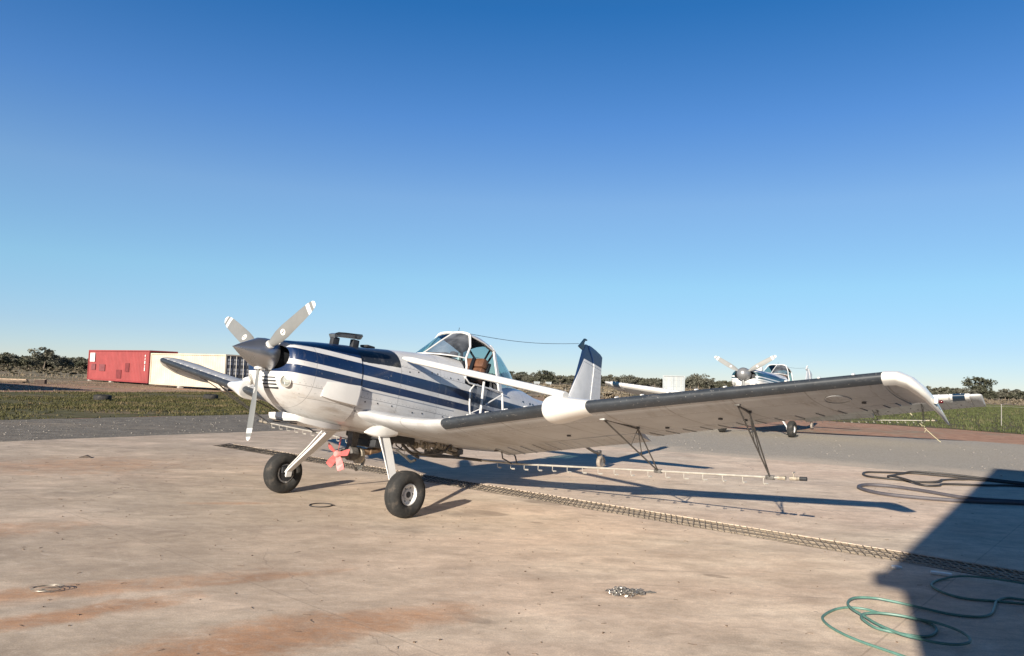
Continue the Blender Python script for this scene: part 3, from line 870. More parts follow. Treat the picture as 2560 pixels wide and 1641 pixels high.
    em2 = MB(); em2.box((0, 0, 0), (.0015, .009, .05)); emk = em2.build("emblem_bar", DARK, blade0, smooth=False)
    emk.location = Vector((0, 0, .43 * Rp)) + nn * .015
    emk.rotation_euler = (.25, 0, be)
    hubp = b2p(XP, 0, ZP)
    for k in range(3):
        a = cfg["ph"] + k * 2 * math.pi / 3
        up = Vector((-sT, 0, cT)); ax = Vector((cT, 0, sT)); lf = Vector((0, 1, 0))
        er = -up * math.cos(a) + lf * math.sin(a)
        et = er.cross(ax)
        # local axes: x = axis, y = direction of travel, z = radius
        Mx = Matrix((ax, et, er)).transposed()
        o = blade0 if k == 0 else copy_part(blade0, root)
        o.location = hubp
        o.rotation_euler = Mx.to_euler()
        if k:
            for ch in (cuff0, emb0, emk): copy_part(ch, o)
    # ---------------- canopy
    CB, CT, C_, D_, E_, F_ = (-.985, 0, 2.045), (-1.50, 0, 2.445), (-1.515, .30, 2.409), (-1.335, .455, 2.05), (-2.05, .33, 2.295), (-2.17, .455, 1.765)
    def mir(p): return (p[0], -p[1], p[2])
    def full(h): return [mir(p) for p in reversed(h[1:])] + list(h)
    wb = [CB, (-1.0, .12, 2.045), (-1.05, .24, 2.047), (-1.15, .36, 2.05), (-1.25, .425, 2.052), D_]
    wm = [(-1.255, 0, 2.262), (-1.265, .11, 2.262), (-1.295, .22, 2.262), (-1.36, .315, 2.255), (-1.42, .365, 2.25), (-1.455, .392, 2.23)]
    wt = [CT, (-1.497, .09, 2.447), (-1.492, .17, 2.445), (-1.495, .235, 2.436), (-1.505, .275, 2.424), C_]
    fr = MB()
    fr.tube([CB, wm[0], CT], .012, 8)
    for mm in (lambda p: p, mir):
        fr.tube([mm(p) for p in wt], [.017, .017, .017, .018, .019, .020], 8)
        fr.tube([mm(C_), mm(wm[-1]), mm(D_)], [.019, .016, .015], 8)
        fr.tube([mm(p) for p in wb], .009, 6)
        fr.tube([mm(C_), mm((-1.8, .325, 2.365)), mm(E_)], .012, 8)
        fr.tube([mm(D_), mm((-1.345, .48, 1.95)), mm((-1.35, .49, 1.80))], .014, 6)
        fr.loft([[mm((E_[0] + .025, .335, 2.31)), mm((E_[0] - .03, .325, 2.30)), mm((E_[0] - .03, .30, 2.29)), mm((E_[0] + .02, .31, 2.29))], [mm((-2.12, .458, 1.75)), mm((-2.185, .456, 1.75)), mm((-2.185, .43, 1.75)), mm((-2.12, .43, 1.75))]])
    fr.tube([E_, (-2.13, .18, 2.39), (-2.16, 0, 2.415), (-2.13, -.18, 2.39), mir(E_)], .016, 6)
    fr.build("canopy_frame", WHITE, root, frame=FR)
    def arc(c0, top, n=7):
        # arch from +y to -y through a raised middle
        x0, y0, z0 = c0
        xm, zm = top
        out = []
        for i in range(n):
            u = 1 - 2 * i / (n - 1)
            s = 1 - u * u
            out.append((x0 + (xm - x0) * s, y0 * u, z0 + (zm - z0) * s))
        return out
    rf = MB()
    rows = [arc((-1.505, .302, 2.415), (-1.49, 2.462)), arc((-1.60, .308, 2.408), (-1.65, 2.488)), arc((-1.8, .325, 2.37), (-1.88, 2.49)), arc((-2.05, .333, 2.30), (-2.16, 2.428))]
    rf.loft(rows + [[(p[0], p[1] * .97, p[2] - .028) for p in r] for r in reversed(rows)], closed=False)
    rf.build("canopy_roof", WHITE, root, frame=FR)
    rl = MB()
    rl.loft([[(p[0], p[1] * .95, p[2] - .034) for p in r] for r in rows], closed=False)
    rl.build("roof_lining", DARK, root, frame=FR)
    sk = MB()
    sk.loft([[(p[0], p[1] * .8, p[2] + .006) for p in r] for r in (rows[1], rows[2], arc((-1.97, .33, 2.33), (-2.05, 2.462)))], closed=False)
    sk.build("roof_window", G_TEAL, root, frame=FR)
    for k_, mm in enumerate((lambda p: p, mir)):
        gl = MB(); gl.loft([[mm(p) for p in wb], [mm(p) for p in wm], [mm(p) for p in wt]], closed=False); gl.build("windscreen_pane", G_CLEAR if k_ == 0 else G_TEAL, root, frame=FR)
    rg = MB()
    rg.loft([arc((-2.06, .325, 2.29), (-2.17, 2.41)), arc((-2.11, .375, 2.12), (-2.50, 2.31)), arc((-2.15, .42, 1.93), (-2.78, 2.12)), arc((-2.19, .44, 1.80), (-2.95, 1.95))], closed=False)
    rg.build("rear_window", G_TEAL, root, frame=FR)
    q = MB(); q.add([(C_[0], -C_[1], C_[2] - .02), (E_[0], -E_[1], E_[2] - .02), (F_[0], -F_[1], F_[2]), (-1.36, -.485, 1.75), (-1.345, -.465, 2.0)], [(0, 1, 2, 3, 4)])
    q.build("door_window", glass(cfg["key"] + "_door_glass", (.8, .87, .88), .03), root, frame=FR, smooth=False)
    # antenna mast and wire to the fin
    k = MB(); k.tube([(-1.60, 0, 2.48), (-1.605, 0, 2.545)], .004, 5); k.build("antenna_mast", DARK, root, frame=FR)
    k = MB()
    p0, p1 = Vector((-1.70, 0, 2.495)), Vector((-4.64, 0, 3.0))
    k.tube([p0.lerp(p1, i / 12) - Vector((0, 0, .06 * math.sin(math.pi * i / 12))) for i in range(13)], .0035, 4)
    k.build("antenna_wire", DARK, root, frame=FR)
    # seat with harness and roll tubes
    seat = empty("pilot_seat", (0, 0, 0), 0, root)
    seat.rotation_euler = (0, -T, 0); seat.location = (0, 0, lift)
    rotb = Matrix.Rotation(R(-14), 3, 'Y')
    k = MB(); k.box((-2.06, .1, 2.115), (.13, .19, .145), rotb, bev=.045); k.box((-2.06, -.1, 2.115), (.13, .19, .145), rotb, bev=.045)
    k.build("head_cushion", LEATHER, seat)
    k = MB(); k.box((-2.02, .1, 1.93), (.13, .19, .24), rotb, bev=.045); k.box((-2.02, -.1, 1.93), (.13, .19, .24), rotb, bev=.045)
    k.build("back_cushion", LEATHER, seat)
    k = MB(); k.box((-1.83, 0, 1.72), (.42, .42, .14), bev=.05); k.box((-2.10, 0, 1.9), (.05, .40, .5), rotb, bev=.02); k.build("seat_shell", DARK, seat)
    k = MB()
    for yy in (.015,):
        k.loft([[(x, yy - .028, z), (x, yy + .028, z), (x - .01, yy + .028, z), (x - .01, yy - .028, z)] for x, z in ((-2.06, 2.21), (-1.985, 2.19), (-1.96, 2.11), (-1.935, 1.98), (-1.92, 1.85))])
    k.build("harness", DARK, seat)
    k = MB()
    for a_, b_ in (((-2.1, .2, 2.33), (-2.15, .05, 2.15)), ((-2.1, -.2, 2.33), (-2.15, -.05, 2.15)), ((-2.0, -.25, 2.34), (-2.2, -.36, 1.8)), ((-2.12, .25, 2.28), (-2.3, -.2, 1.85))):
        k.tube([a_, b_], .016, 6)
    k.build("roll_cage", DARK, root, frame=FR)
    # ---------------- open door hanging on the wing root (near side only)
    dr = empty("cockpit_door", (0, 0, 0), 0, root)
    k = MB()
    Y = .65
    G = lambda x, z, dy=0: (x, Y + dy, z + lift)
    k.tube([G(-1.585, 1.02), G(-1.545, 1.12), G(-1.538, 1.21), G(-1.543, 1.387), G(-1.651, 1.45, -.03)], .011, 7)
    k.tube([G(-1.778, 1.50, .03), G(-1.722, 1.05, .03), G(-1.75, 1.0, .03)], .016, 7)
    k.tube([G(-2.208, 1.349, .0), G(-2.213, 1.02, .02)], .014, 7)
    k.tube([G(-1.86, 1.198), G(-2.205, 1.33)], .009, 6)
    k.tube([G(-1.58, 1.09), G(-1.73, 1.14, .02)], .008, 6)
    k.build("door_frame", WHITE, dr)
    k = MB(); k.add([G(-1.545, 1.38, -.01), G(-1.65, 1.44, -.04), G(-2.2, 1.34, -.01), G(-1.86, 1.2, -.01), G(-1.58, 1.09, -.01)], [(0, 1, 2, 3, 4)]); k.build("door_glass", glass(cfg["key"] + "_loose_glass", (.42, .45, .50), -.03, .8, (.17, .185, .21)), dr, smooth=False)
    # ---------------- wings (plane frame)
    ys = [.45, .52, .62, .78, .95, 1.12, 1.28, 2.0, 2.75, 3.16, 4.0, 5.0, 5.77]
    lx = [.16, .09, .00, -.12, -.22, -.30, -.35, -.355, -.36, -.396, -.48, -.58, -.6585]
    lz = [1.10, 1.09, 1.06, 1.035, 1.02, 1.02, 1.035, 1.155, 1.275, 1.32, 1.434, 1.568, 1.673]
    if cfg["tips"] == "square":
        lz = [z - .045 * max(0, y - .6) for y, z in zip(ys, lz)]
    lz = [z + lift * .3 for z in lz]
    txs = [-2.04, -2.04, -2.03, -2.02, -2.02, -2.02, -2.015, -2.01, -2.01, -1.99, -1.96, -1.90, -1.86]
    kk = [.235] * 7 + [.232, .228, .226, .218, .207, .195]
    def wsec(y):
        return interp(y, ys, lx), interp(y, ys, lz), interp(y, ys, txs), interp(y, ys, kk)
    TH = .125
    if cfg["tips"] == "square":
        TH = .17; kk = [k_ + .09 for k_ in kk]
    def offs(pts, d):
        # push an (x, z) outline outwards along its normals
        out = []
        n_ = len(pts)
        for i_ in range(n_):
            a_, b_ = pts[max(i_ - 1, 0)], pts[min(i_ + 1, n_ - 1)]
            tx_, tz_ = b_[0] - a_[0], b_[2] - a_[2]
            l_ = math.hypot(tx_, tz_) or 1
            out.append((pts[i_][0] - tz_ / l_ * d, pts[i_][1], pts[i_][2] + tx_ / l_ * d))
        return out
    def wpt(y, t, side, off=0.0, drop=0.0):
        x0, z0, xt, kq = wsec(y)
        ch = x0 - xt
        th = TH * min(1.0, 1.62 / ch)
        z = z0 - kq * ch * t + .02 * ch * 4 * t * (1 - t) * .5
        h = foil(t, th) * ch + off
        if t > .76: z -= drop * (t - .76) / .24
        return (x0 - ch * t + (off if t == 0 else 0), y, z + side * h)
    tU = [.74, .6, .45, .32, .22, .14, .08, .045, .02, .008, 0]
    tL = [.008, .02, .045, .08, .14, .22, .32, .45, .6, .74]
    for sg in (1, -1):
        def fl(pts): return [(p[0], sg * p[1], p[2]) for p in pts]
        w = MB()
        yl = [.45, .52, .62, .7, .78, .86, .95, 1.03, 1.12, 1.2, 1.28, 2.0, 2.75, 3.16, 4.0, 5.0, 5.77]
        w.loft([fl([wpt(y, t, 1) for t in tU] + [wpt(y, t, -1) for t in tL]) for y in yl])
        wing = w.build("wing", WING, root, angle=50)
        # movable surfaces
        def surf(name, y0, y1, drop, t0=.755):
            q = MB()
            tu = [t0, .85, .93, .998]
            secs = []
            for y in (y0, (y0 + y1) / 2, y1):
                secs.append(fl([wpt(y, t, 1, 0, drop) for t in tu] + [wpt(y, t, -1, 0, drop) for t in reversed(tu)]))
            q.loft(secs)
            o = q.build(name, WING, root, angle=50)
            n = max(4, int((y1 - y0) / .19))
            for i in range(n):
                y = y0 + (y1 - y0) * (i + .5) / n
                rb = MB()
                a_, b_ = Vector(wpt(y, .775, -1, .0, drop)), Vector(wpt(y, .99, -1, .0, drop))
                rb.tube([(a_.x, sg * a_.y, a_.z - .001), ((a_.x + b_.x) / 2, sg * y, (a_.z + b_.z) / 2 - .002), (b_.x, sg * b_.y, b_.z - .001)], .0065, 5)
                rb.build("stiffener_bead", BEAD if name == "aileron" else WING, o)
            return o
        surf("flap", .95, 3.05, .055)
        surf("aileron", 3.12, 5.68, 0)
        tu = [.742, .85, .93, .998]
        for ya, yb in ((.47, .93), (5.70, 5.768)):
            q = MB()
            q.loft([fl([wpt(y, t, 1) for t in tu] + [wpt(y, t, -1) for t in reversed(tu)]) for y in (ya, yb)])
            q.build("trailing_panel", WING, wing)
        # rubber leading edge boots
        def boot(y0, y1, name="leading_edge_boot", mat=BOOT, tu=.034, tl=.05, off=.006, n=8):
            q = MB()
            tq = [tu, tu * .5, tu * .2, tu * .05, 0]
            tw = [tl * .05, tl * .2, tl * .5, tl]
            secs = []
            for i in range(n + 1):
                y = y0 + (y1 - y0) * i / n
                a = offs([wpt(y, t, 1) for t in tq] + [wpt(y, t, -1) for t in tw], off)
                b = [wpt(y, tl + .004, -1, -.01), wpt(y, tu + .004, 1, -.01)]
                secs.append(fl(a + b))
            q.loft(secs)
            return q.build(name, mat, wing, angle=60)
        if cfg["tips"] == "droop":
            boot(1.28, 2.76); boot(3.14, 5.765)
        else:
            boot(1.28, 5.25, "leading_edge_cover", CREAMW, .09, .09)
            boot(5.30, 5.76, "leading_edge_cover", CREAMW, .09, .09)
            boot(5.36, 5.66, "tip_band", NAVYTRIM, .12, .14, .011)
        # vortex tabs along the upper leading edge
        tb = MB(); tb.box((0, 0, 0), (.05, .022, .016), bev=.006)
        t0 = None
        n = 17
        for i in range(n):
            y = 1.35 + i * (5.55 - 1.35) / (n - 1)
            if 2.7 < y < 3.2: continue
            p = wpt(y, .05, 1, .006)
            if t0 is None:
                t0 = tb.build("vortex_tab", CREAMW, wing); o = t0
            else:
                o = copy_part(t0, wing)
            o.location = (p[0], sg * p[1], p[2])
            o.rotation_euler = (sg * .15, 0.1, 0)
        # strut cuff wrapped round the leading edge
        if cfg["tips"] == "droop":
            q = MB()
            tc = [.36, .3, .24, .18, .13, .09, .06, .038, .022, .011, .004, .001, 0]
            secs = []
            for y, of in ((2.715, .070), (2.728, .082), (2.745, .084), (2.80, .078), (2.88, .060), (2.96, .044), (3.04, .029), (3.11, .016), (3.165, .009)):
                sc_ = interp(of, [.009, .084], [.45, 1.0])
                base_ = [wpt(y, t * sc_, 1) for t in tc] + [wpt(y, t * sc_ * .55, -1) for t in reversed(tc[:-1])]
                full_ = offs(base_, of)
                tl_ = tc + list(reversed(tc[:-1]))
                ring = []
                for (bx_, by_, bz_), (fx_, fy_, fz_), t_ in zip(base_, full_, tl_):
                    w_ = 1 - .95 * (t_ / .36) ** 1.6
                    ring.append((bx_ + (fx_ - bx_) * w_, by_, bz_ + (fz_ - bz_) * w_))
                secs.append(fl(ring))
            q.loft(secs)
            q.build("strut_cuff", CREAMW, wing, angle=50)
        # wing tip
        q = MB()
        if cfg["tips"] == "droop":
            dz = 0
            ts = [((-.6585, 5.768, 1.673), (-1.86, 5.768, 1.45), .125, 0), ((-.69, 5.86, 1.679), (-1.82, 5.83, 1.463), .122, 8), ((-.74, 5.94, 1.645), (-1.77, 5.885, 1.463), .115, 20), ((-.82, 6.0, 1.585), (-1.73, 5.93, 1.452), .105, 34),
                  ((-.95, 6.042, 1.52), (-1.705, 5.975, 1.428), .09, 46), ((-1.1, 6.07, 1.447), (-1.70, 6.01, 1.392), .075, 56), ((-1.35, 6.085, 1.368), (-1.72, 6.05, 1.335), .06, 62), ((-1.60, 6.083, 1.305), (-1.75, 6.072, 1.295), .05, 64), ((-1.74, 6.08, 1.282), (-1.765, 6.078, 1.279), .05, 64)]
        else:
            le, te = wpt(5.77, 0, 1), wpt(5.77, .998, 1)
            zl, zt_ = wsec(5.77)[1], wpt(5.77, .998, 1)[2]
            ts = [((-.6585, 5.768, zl), (-1.86, 5.768, zt_), .125, 0), ((-.668, 5.95, zl + .02), (-1.85, 5.95, zt_ + .02), .125, 0), ((-.70, 6.02, zl + .025), (-1.84, 6.02, zt_ + .025), .10, 0), ((-.74, 6.05, zl + .028), (-1.83, 6.05, zt_ + .028), .06, 0)]
        secs = []
        tt = [.998, .85, .7, .5, .32, .18, .09, .035, .01, 0]
        for le, te, th, ph in ts:
            le, te = Vector(le), Vector(te)
            ch = (te - le).length
            nrm = Vector((0, math.sin(R(ph)), math.cos(R(ph))))
            ring = []
            for t, s_ in [(t, 1) for t in tt] + [(t, -1) for t in reversed(tt[:-1])]:
                camber = .02 * ch * 4 * t * (1 - t) * .5
                ring.append(le.lerp(te, t) + nrm * (s_ * foil(t, th) * ch + camber))
            secs.append(fl([tuple(p) for p in ring]))
        q.loft(secs)
        q.build("wing_tip", WING, wing, angle=60)
        if cfg["tips"] == "droop":
            q = MB(); secs = []
            for n_, (le, te, th, ph) in enumerate(ts):
                le, te = Vector(le), Vector(te)
                ch = (te - le).length
                nrm = Vector((0, math.sin(R(ph)), math.cos(R(ph)))); fw = (le - te).normalized()
                ring = []
                lim = interp(n_, [0, 3, 8], [1, 1.6, 1.0])
                for t, s_ in [(.9, 1), (.6, 1), (.32 , 1), (.18, 1), (.10 , 1), (.05, 1), (.02, 1), (.006, 1), (0, 1), (.006, -1), (.02, -1), (.045 * lim, -1), (.075 * lim, -1)]:
                    camber = .02 * ch * 4 * t * (1 - t) * .5
                    ring.append(le.lerp(te, t) + nrm * (s_ * (foil(t, th) * ch + .005) + camber) + fw * (.006 if t < .01 else 0))
                secs.append(fl([tuple(p) for p in ring]))
            q.loft(secs, closed=False)
            q.build("tip_skin", CREAMW, wing, angle=60)
        # position light on the outer tip
        if cfg["tips"] == "droop":
            q = MB(); q.box((-1.08, sg * 6.088, 1.492), (.07, .03, .045), bev=.01); q.build("light_housing", CREAMW, wing)
            q = MB(); q.lathe([(-.02, .005), (-.014, .012), (.006, .014), (.016, .009), (.019, .001)], 14, (-1.09, sg * 6.118, 1.487), 'y'); q.build("position_light", LENSRED, wing)
        # access panels under the wing
        for y, t, r_ in ((5.35, .30, .10),):
            p = Vector(wpt(y, t, -1, .002))
            x0_, _, xt_, _ = wsec(y)
            ring = []
            for a_ in range(29):
                ty = t + 1.6 * r_ * math.cos(a_ * math.pi / 14) / (x0_ - xt_)
                ring.append(fl([wpt(y + r_ * math.sin(a_ * math.pi / 14), ty, -1, .003)])[0])
            q = MB(); q.tube(ring, .003, 4); q.build("access_ring", GREYP, wing)
        for y, t in ((2.4, .55), (3.55, .62), (4.2, .5), (4.35, .68), (5.5, .5)):
            p = wpt(y, t, -1, .008)
            q = MB(); q.box((p[0], sg * p[1], p[2]), (.05, .03, .02), bev=.006); q.build("drain_bracket", TUBED, wing)
        # lift strut from the upper fuselage to the cuff
        p0 = b2p(-.20, .49, 1.815); p1 = Vector((-.50, 2.86, 1.405 + (lz[8] - 1.275)))
        q = MB()
        dr_ = (p1 - p0).normalized()
        secs = []
        for u, w_ in ((0, .5), (.03, .8), (.08, 1), (.95, 1), (1, .9)):
            c_ = p0.lerp(p1, u)
            secs.append([(c_.x + .062 * w_ * math.cos(a_ * math.pi / 5), sg * c_.y, c_.z + .040 * w_ * math.sin(a_ * math.pi / 5)) for a_ in range(10)])
        q.loft(secs)
        if cfg["tips"] == "droop":
            q.build("wing_strut", CREAMW, root, angle=60)
        # ---------------- main gear
        q = MB()
        secs = []
        for (x, y, z, wd, th) in ((-.25, .36, .93, .17, .034), (-.245, .45, .855, .165, .034), (-.14, .68, .61, .135, .03), (-.03, .88, .40, .105, .028), (.015, .975, .30, .09, .028), (.02, .985, .23, .085, .028)):
            tx, nx = Vector((1, 0, 0)), Vector((0, .7, .7))
            cc = Vector((x, y, z + lift * interp(z, [.2, .9], [0, .6])))
            secs.append([(cc + tx * (wd / 2 * cx_) + nx * (th / 2 * cn_)) for cx_, cn_ in ((-1, -.3), (-1, .3), (-.92, 1), (.92, 1), (1, .3), (1, -.3), (.92, -1), (-.92, -1))])
        q.loft([fl([tuple(p) for p in s_]) for s_ in secs])
        leg = q.build("gear_leg", WHITE, root, angle=35)
        q = MB()
        q.tube([(-.13, sg * .50, .86 + lift * .6), (-.05, sg * .70, .62 + lift * .4), (.055, sg * .93, .36), (.06, sg * 1.0, .28)], .007, 5)
        q.build("brake_line", CREAMW, leg)
        q = MB()
        secs = []
        for x, w_, h_ in ((.05, .006, .008), (.0, .03, .028), (-.06, .058, .05), (-.13, .08, .068), (-.24, .086, .074), (-.40, .08, .066), (-.42, .06, .05)):
            secs.append([(x, sg * (.46 + w_ * sup(math.cos(a_ * math.pi / 10), 3.6)), .885 + lift * .6 + h_ * sup(math.sin(a_ * math.pi / 10), 3.6)) for a_ in range(20)])
        q.loft(secs)
        q.build("gear_fairing", WHITE, root, angle=28)
        wy = 1.12
        wh = empty("main_wheel", (0, sg * wy, .254), 0, root)
        rw = .254; hw_ = .098
        q = MB()
        q.lathe([(-hw_ * .62, .118), (-hw_ * .92, .14), (-hw_, .18), (-hw_ * .94, .215), (-hw_ * .74, .240), (-hw_ * .66, .2475), (-hw_ * .60, .2505), (-hw_ * .26, .2545), (-hw_ * .235, .2505), (-hw_ * .215, .2545), (hw_ * .215, .2545), (hw_ * .235, .2505), (hw_ * .26, .2545), (hw_ * .60, .2505), (hw_ * .66, .2475), (hw_ * .74, .240), (hw_ * .94, .215), (hw_, .18), (hw_ * .92, .14), (hw_ * .62, .118)], 48, axis='y', cap=False)
        q.build("tyre", BLACKRUB, wh, angle=60)
        q = MB()
        q.lathe([(-.06, .112), (-.066, .119), (-.058, .12), (.058, .12), (.066, .119), (.068, .108), (.045, .098), (.03, .06), (.048, .055), (.05, .03), (.052, .0)] if sg > 0 else [(-.052, .0), (-.05, .03), (-.048, .055), (-.03, .06), (-.045, .098), (-.068, .108), (-.066, .119), (.06, .12), (.06, .112)], 32, axis='y')
        q.build("wheel_rim", WHITE, wh, angle=40)
        q = MB(); q.lathe([(.045, .034), (.053, .034), (.053, .002)] if sg > 0 else [(-.053, .002), (-.053, .034), (-.045, .034)], 16, axis='y'); q.build("hub_cap", DARK, wh)
        bt = MB(); bt.lathe([(0, .0), (0, .008), (.008, .008), (.008, .0)], 8, axis='y')
        for i in range(6):
            a_ = i * math.pi / 3
            if i == 0: b0_ = bt.build("wheel_bolt", TUBED, wh); o = b0_
            else: o = copy_part(b0_, wh)
            o.location = (.078 * math.cos(a_), sg * .034 - (.008 if sg < 0 else 0), .078 * math.sin(a_))
        q = MB(); q.lathe([(-.012, .02), (-.012, .10), (.012, .10), (.012, .02)], 24, (0, -sg * .062, 0), 'y'); q.box((.05, -sg * .075, .05), (.07, .06, .08), bev=.01); q.box((-.06, -sg * .08, .02), (.05, .05, .1), bev=.01); q.build("brake_disc", DARK, wh)
        q = MB(); q.tube([(.02, -sg * .13, -.01), (.0, -sg * .05, 0), (0, sg * .0, 0)], .022, 8); q.build("axle", STEEL, wh)
        # ---------------- spray boom under the trailing edge
        bm_ = empty("spray_boom", (0, 0, 0), 0, root)
        bz = lambda y: interp(y, [.2, 1.07, 3.14, 4.42, 4.8], [.43, .445, .562, .626, .65]) + lift * .3
        q = MB(); q.tube([(-2.0, sg * .45, bz(.45)), (-2.0, sg * 1.07, bz(1.07)), (-2.0, sg * 2.1, bz(2.1)), (-2.0, sg * 3.14, bz(3.14)), (-2.0, sg * 4.55, bz(4.55))], .0125, 8); q.build("boom_pipe", ALU, bm_)
        q = MB(); q.tube([(-2.0, sg * 4.5, bz(4.5)), (-2.0, sg * 4.58, bz(4.58))], .022, 8); q.tube([(-2.0, sg * 4.62, bz(4.62)), (-2.0, sg * 4.72, bz(4.72))], .02, 8); q.tube([(-2.0, sg * 4.66, bz(4.66)), (-2.0, sg * 4.66, bz(4.66) + .06)], .006, 6); q.tube([(-2.03, sg * 4.66, bz(4.66) + .06), (-1.96, sg * 4.66, bz(4.66) + .06)], .006, 6); q.build("end_valve", BRASS, bm_)
        q = MB(); q.tube([(-2.0, sg * 4.72, bz(4.72)), (-2.0, sg * 4.79, bz(4.79))], .021, 8); q.build("end_cap", DARK, bm_)
        nz_ = MB(); nz_.tube([(0, 0, -.01), (0, 0, -.062), (-.012, .01, -.07)], .0045, 5); nz_.tube([(-.01, .01, -.068), (-.045, .03, -.07)], .011, 6)
        z0_ = None
        n = 17
        for i in range(n):
            y = .78 + i * (4.35 - .78) / (n - 1)
            if z0_ is None: z0_ = nz_.build("nozzle", ALU, bm_); o = z0_
            else: o = copy_part(z0_, bm_)
            o.location = (-2.0, sg * y, bz(y))
            o.rotation_euler = (0, 0, .2 * math.sin(i * 5.1))
        for (yb, fx, fy, rx, ry) in ((3.14, -.67, 3.2, -1.18, 3.32), (4.42, -.76, 4.55, -1.04, 4.56)):
            hg = MB()
            tfr = lambda x, y: (wsec(y)[0] - x) / (wsec(y)[0] - wsec(y)[2])
            pa = Vector(wpt(fy, tfr(fx, fy), -1, -.004)); pb = Vector(wpt(ry, tfr(rx, ry), -1, .02)); pc = Vector((-2.0, yb, bz(yb)))
            F3 = lambda p: (p[0], sg * p[1], p[2])
            md = pa.lerp(pc, .48); md2 = pa.lerp(pc, .68)
            hg.tube([F3(pa), F3(pc)], .0085, 6); hg.tube([F3(pb), F3(pc)], .0085, 6); hg.tube([F3(pa), F3(pb)], .0095, 6)
            hg.tube([F3(pb), F3(md)], .006, 5); hg.tube([F3(pb), F3(md2)], .006, 5)
            hg.tube([F3(pb), F3(pb + Vector((0, 0, .05)))], .02, 6)
            hg.box(F3(pc), (.05, .09, .045), bev=.01)
            hg.build("boom_hanger", TUBED, bm_)
            q = MB(); q.box(F3(pa), (.04, .06, .028), bev=.01); q.build("hanger_foot", GREYP if yb < 4 else TUBED, bm_)
        q = MB()
        tz = wpt(1.0, .9, -1)[2]
        q.tube([(-1.66, sg * 1.0, tz), (-1.80, sg * 1.0, .635 + lift * .3), (-1.97, sg * 1.02, .615 + lift * .3), (-2.03, sg * 1.05, .54 + lift * .3), (-2.01, sg * 1.1, bz(1.1))], .010, 6)
        q.tube([(-1.80, sg * 1.0, .635 + lift * .3), (-1.83, sg * 1.0, .52 + lift * .3), (-1.99, sg * 1.02, bz(1.02))], .010, 6)
        q.build("boom_drop_tube", TUBED, bm_)
        # ---------------- tailplane
        q = MB()
        secs = []
        for y, x0, x1 in ((.05, -4.45, -5.19), (.9, -4.62, -5.19), (1.7, -4.78, -5.19), (1.86, -4.86, -5.19)):
            ch = x0 - x1
            secs.append([(x0 - ch * t, sg * y, 1.72 + s_ * foil(t * .7, .10) * ch * 1.2) for t, s_ in [(1, 1), (.6, 1), (.3, 1), (.08, 1), (0, 1), (.08, -1), (.3, -1), (.6, -1), (1, -1)]])
        q.loft(secs); q.build("tailplane", WING, root, frame=FR)
        q = MB()
        q.loft([[(-5.2, sg * y, 1.735), (-5.2, sg * y, 1.705), (x1, sg * y, 1.715), (x1, sg * y, 1.725)] for y, x1 in ((.08, -5.5), (1.0, -5.52), (1.7, -5.46), (1.9, -5.36))])
        q.build("elevator", WING, root, frame=FR)
    # ---------------- fin and rudder (body frame)
    def vsec(z, x0, x1, th, n=(1, .7, .45, .25, .1, .03)):
        ch = x0 - x1
        up_ = [(x0 - ch * t, foil(t * .72, th) * ch, z) for t in n]
        return up_ + [(x0, 0, z)] + [(x0 - ch * t, -foil(t * .72, th) * ch, z) for t in reversed(n)]
    q = MB()
    q.loft([vsec(z, a_, b_, .10) for z, a_, b_ in ((1.74, -4.30, -5.165), (2.07, -4.5, -5.165), (2.354, -4.62, -5.165), (2.70, -4.705, -5.165), (2.80, -4.73, -5.11), (2.918, -4.757, -5.02), (3.0, -4.80, -4.955), (3.035, -4.85, -4.925))])
    fin = q.build("fin", FIN, root, frame=FR, angle=60)
    q = MB()
    rs = [(1.72, -5.175, -5.54), (2.15, -5.175, -5.522), (2.70, -5.175, -5.452), (2.80, -5.12, -5.446), (2.918, -5.03, -5.44), (2.955, -4.99, -5.37), (3.0, -4.965, -5.20), (3.03, -4.935, -5.05)]
    q.loft([[(a_, .026, z), (a_, -.026, z), (b_, -.004, z), (b_, .004, z)] for z, a_, b_ in rs])
    rud = q.build("rudder", FIN, root, frame=FR, angle=30)
    for i in range(9):
        z = 1.86 + i * .095
        q = MB()
        for s_ in (1, -1):
            q.tube([(-5.19, s_ * .0255, z), (-5.50 + (z - 1.8) * .08, s_ * .006, z)], .0035, 4)
        q.build("stiffener_bead", FIN, rud)
    q = MB()
    hp = [(-4.638, 2.957), (-4.70, 2.935), (-4.775, 2.918), (-4.80, 2.99), (-4.785, 3.05), (-4.81, 3.09), (-4.865, 3.098), (-4.865, 3.118), (-4.80, 3.126), (-4.72, 3.04)]
    q.loft([[(x, y, z) for x, z in hp] for y in (.017, -.017)])
    q.build("fin_horn", NAVYTRIM if cfg["scheme"] == 0 else WHITE, fin)
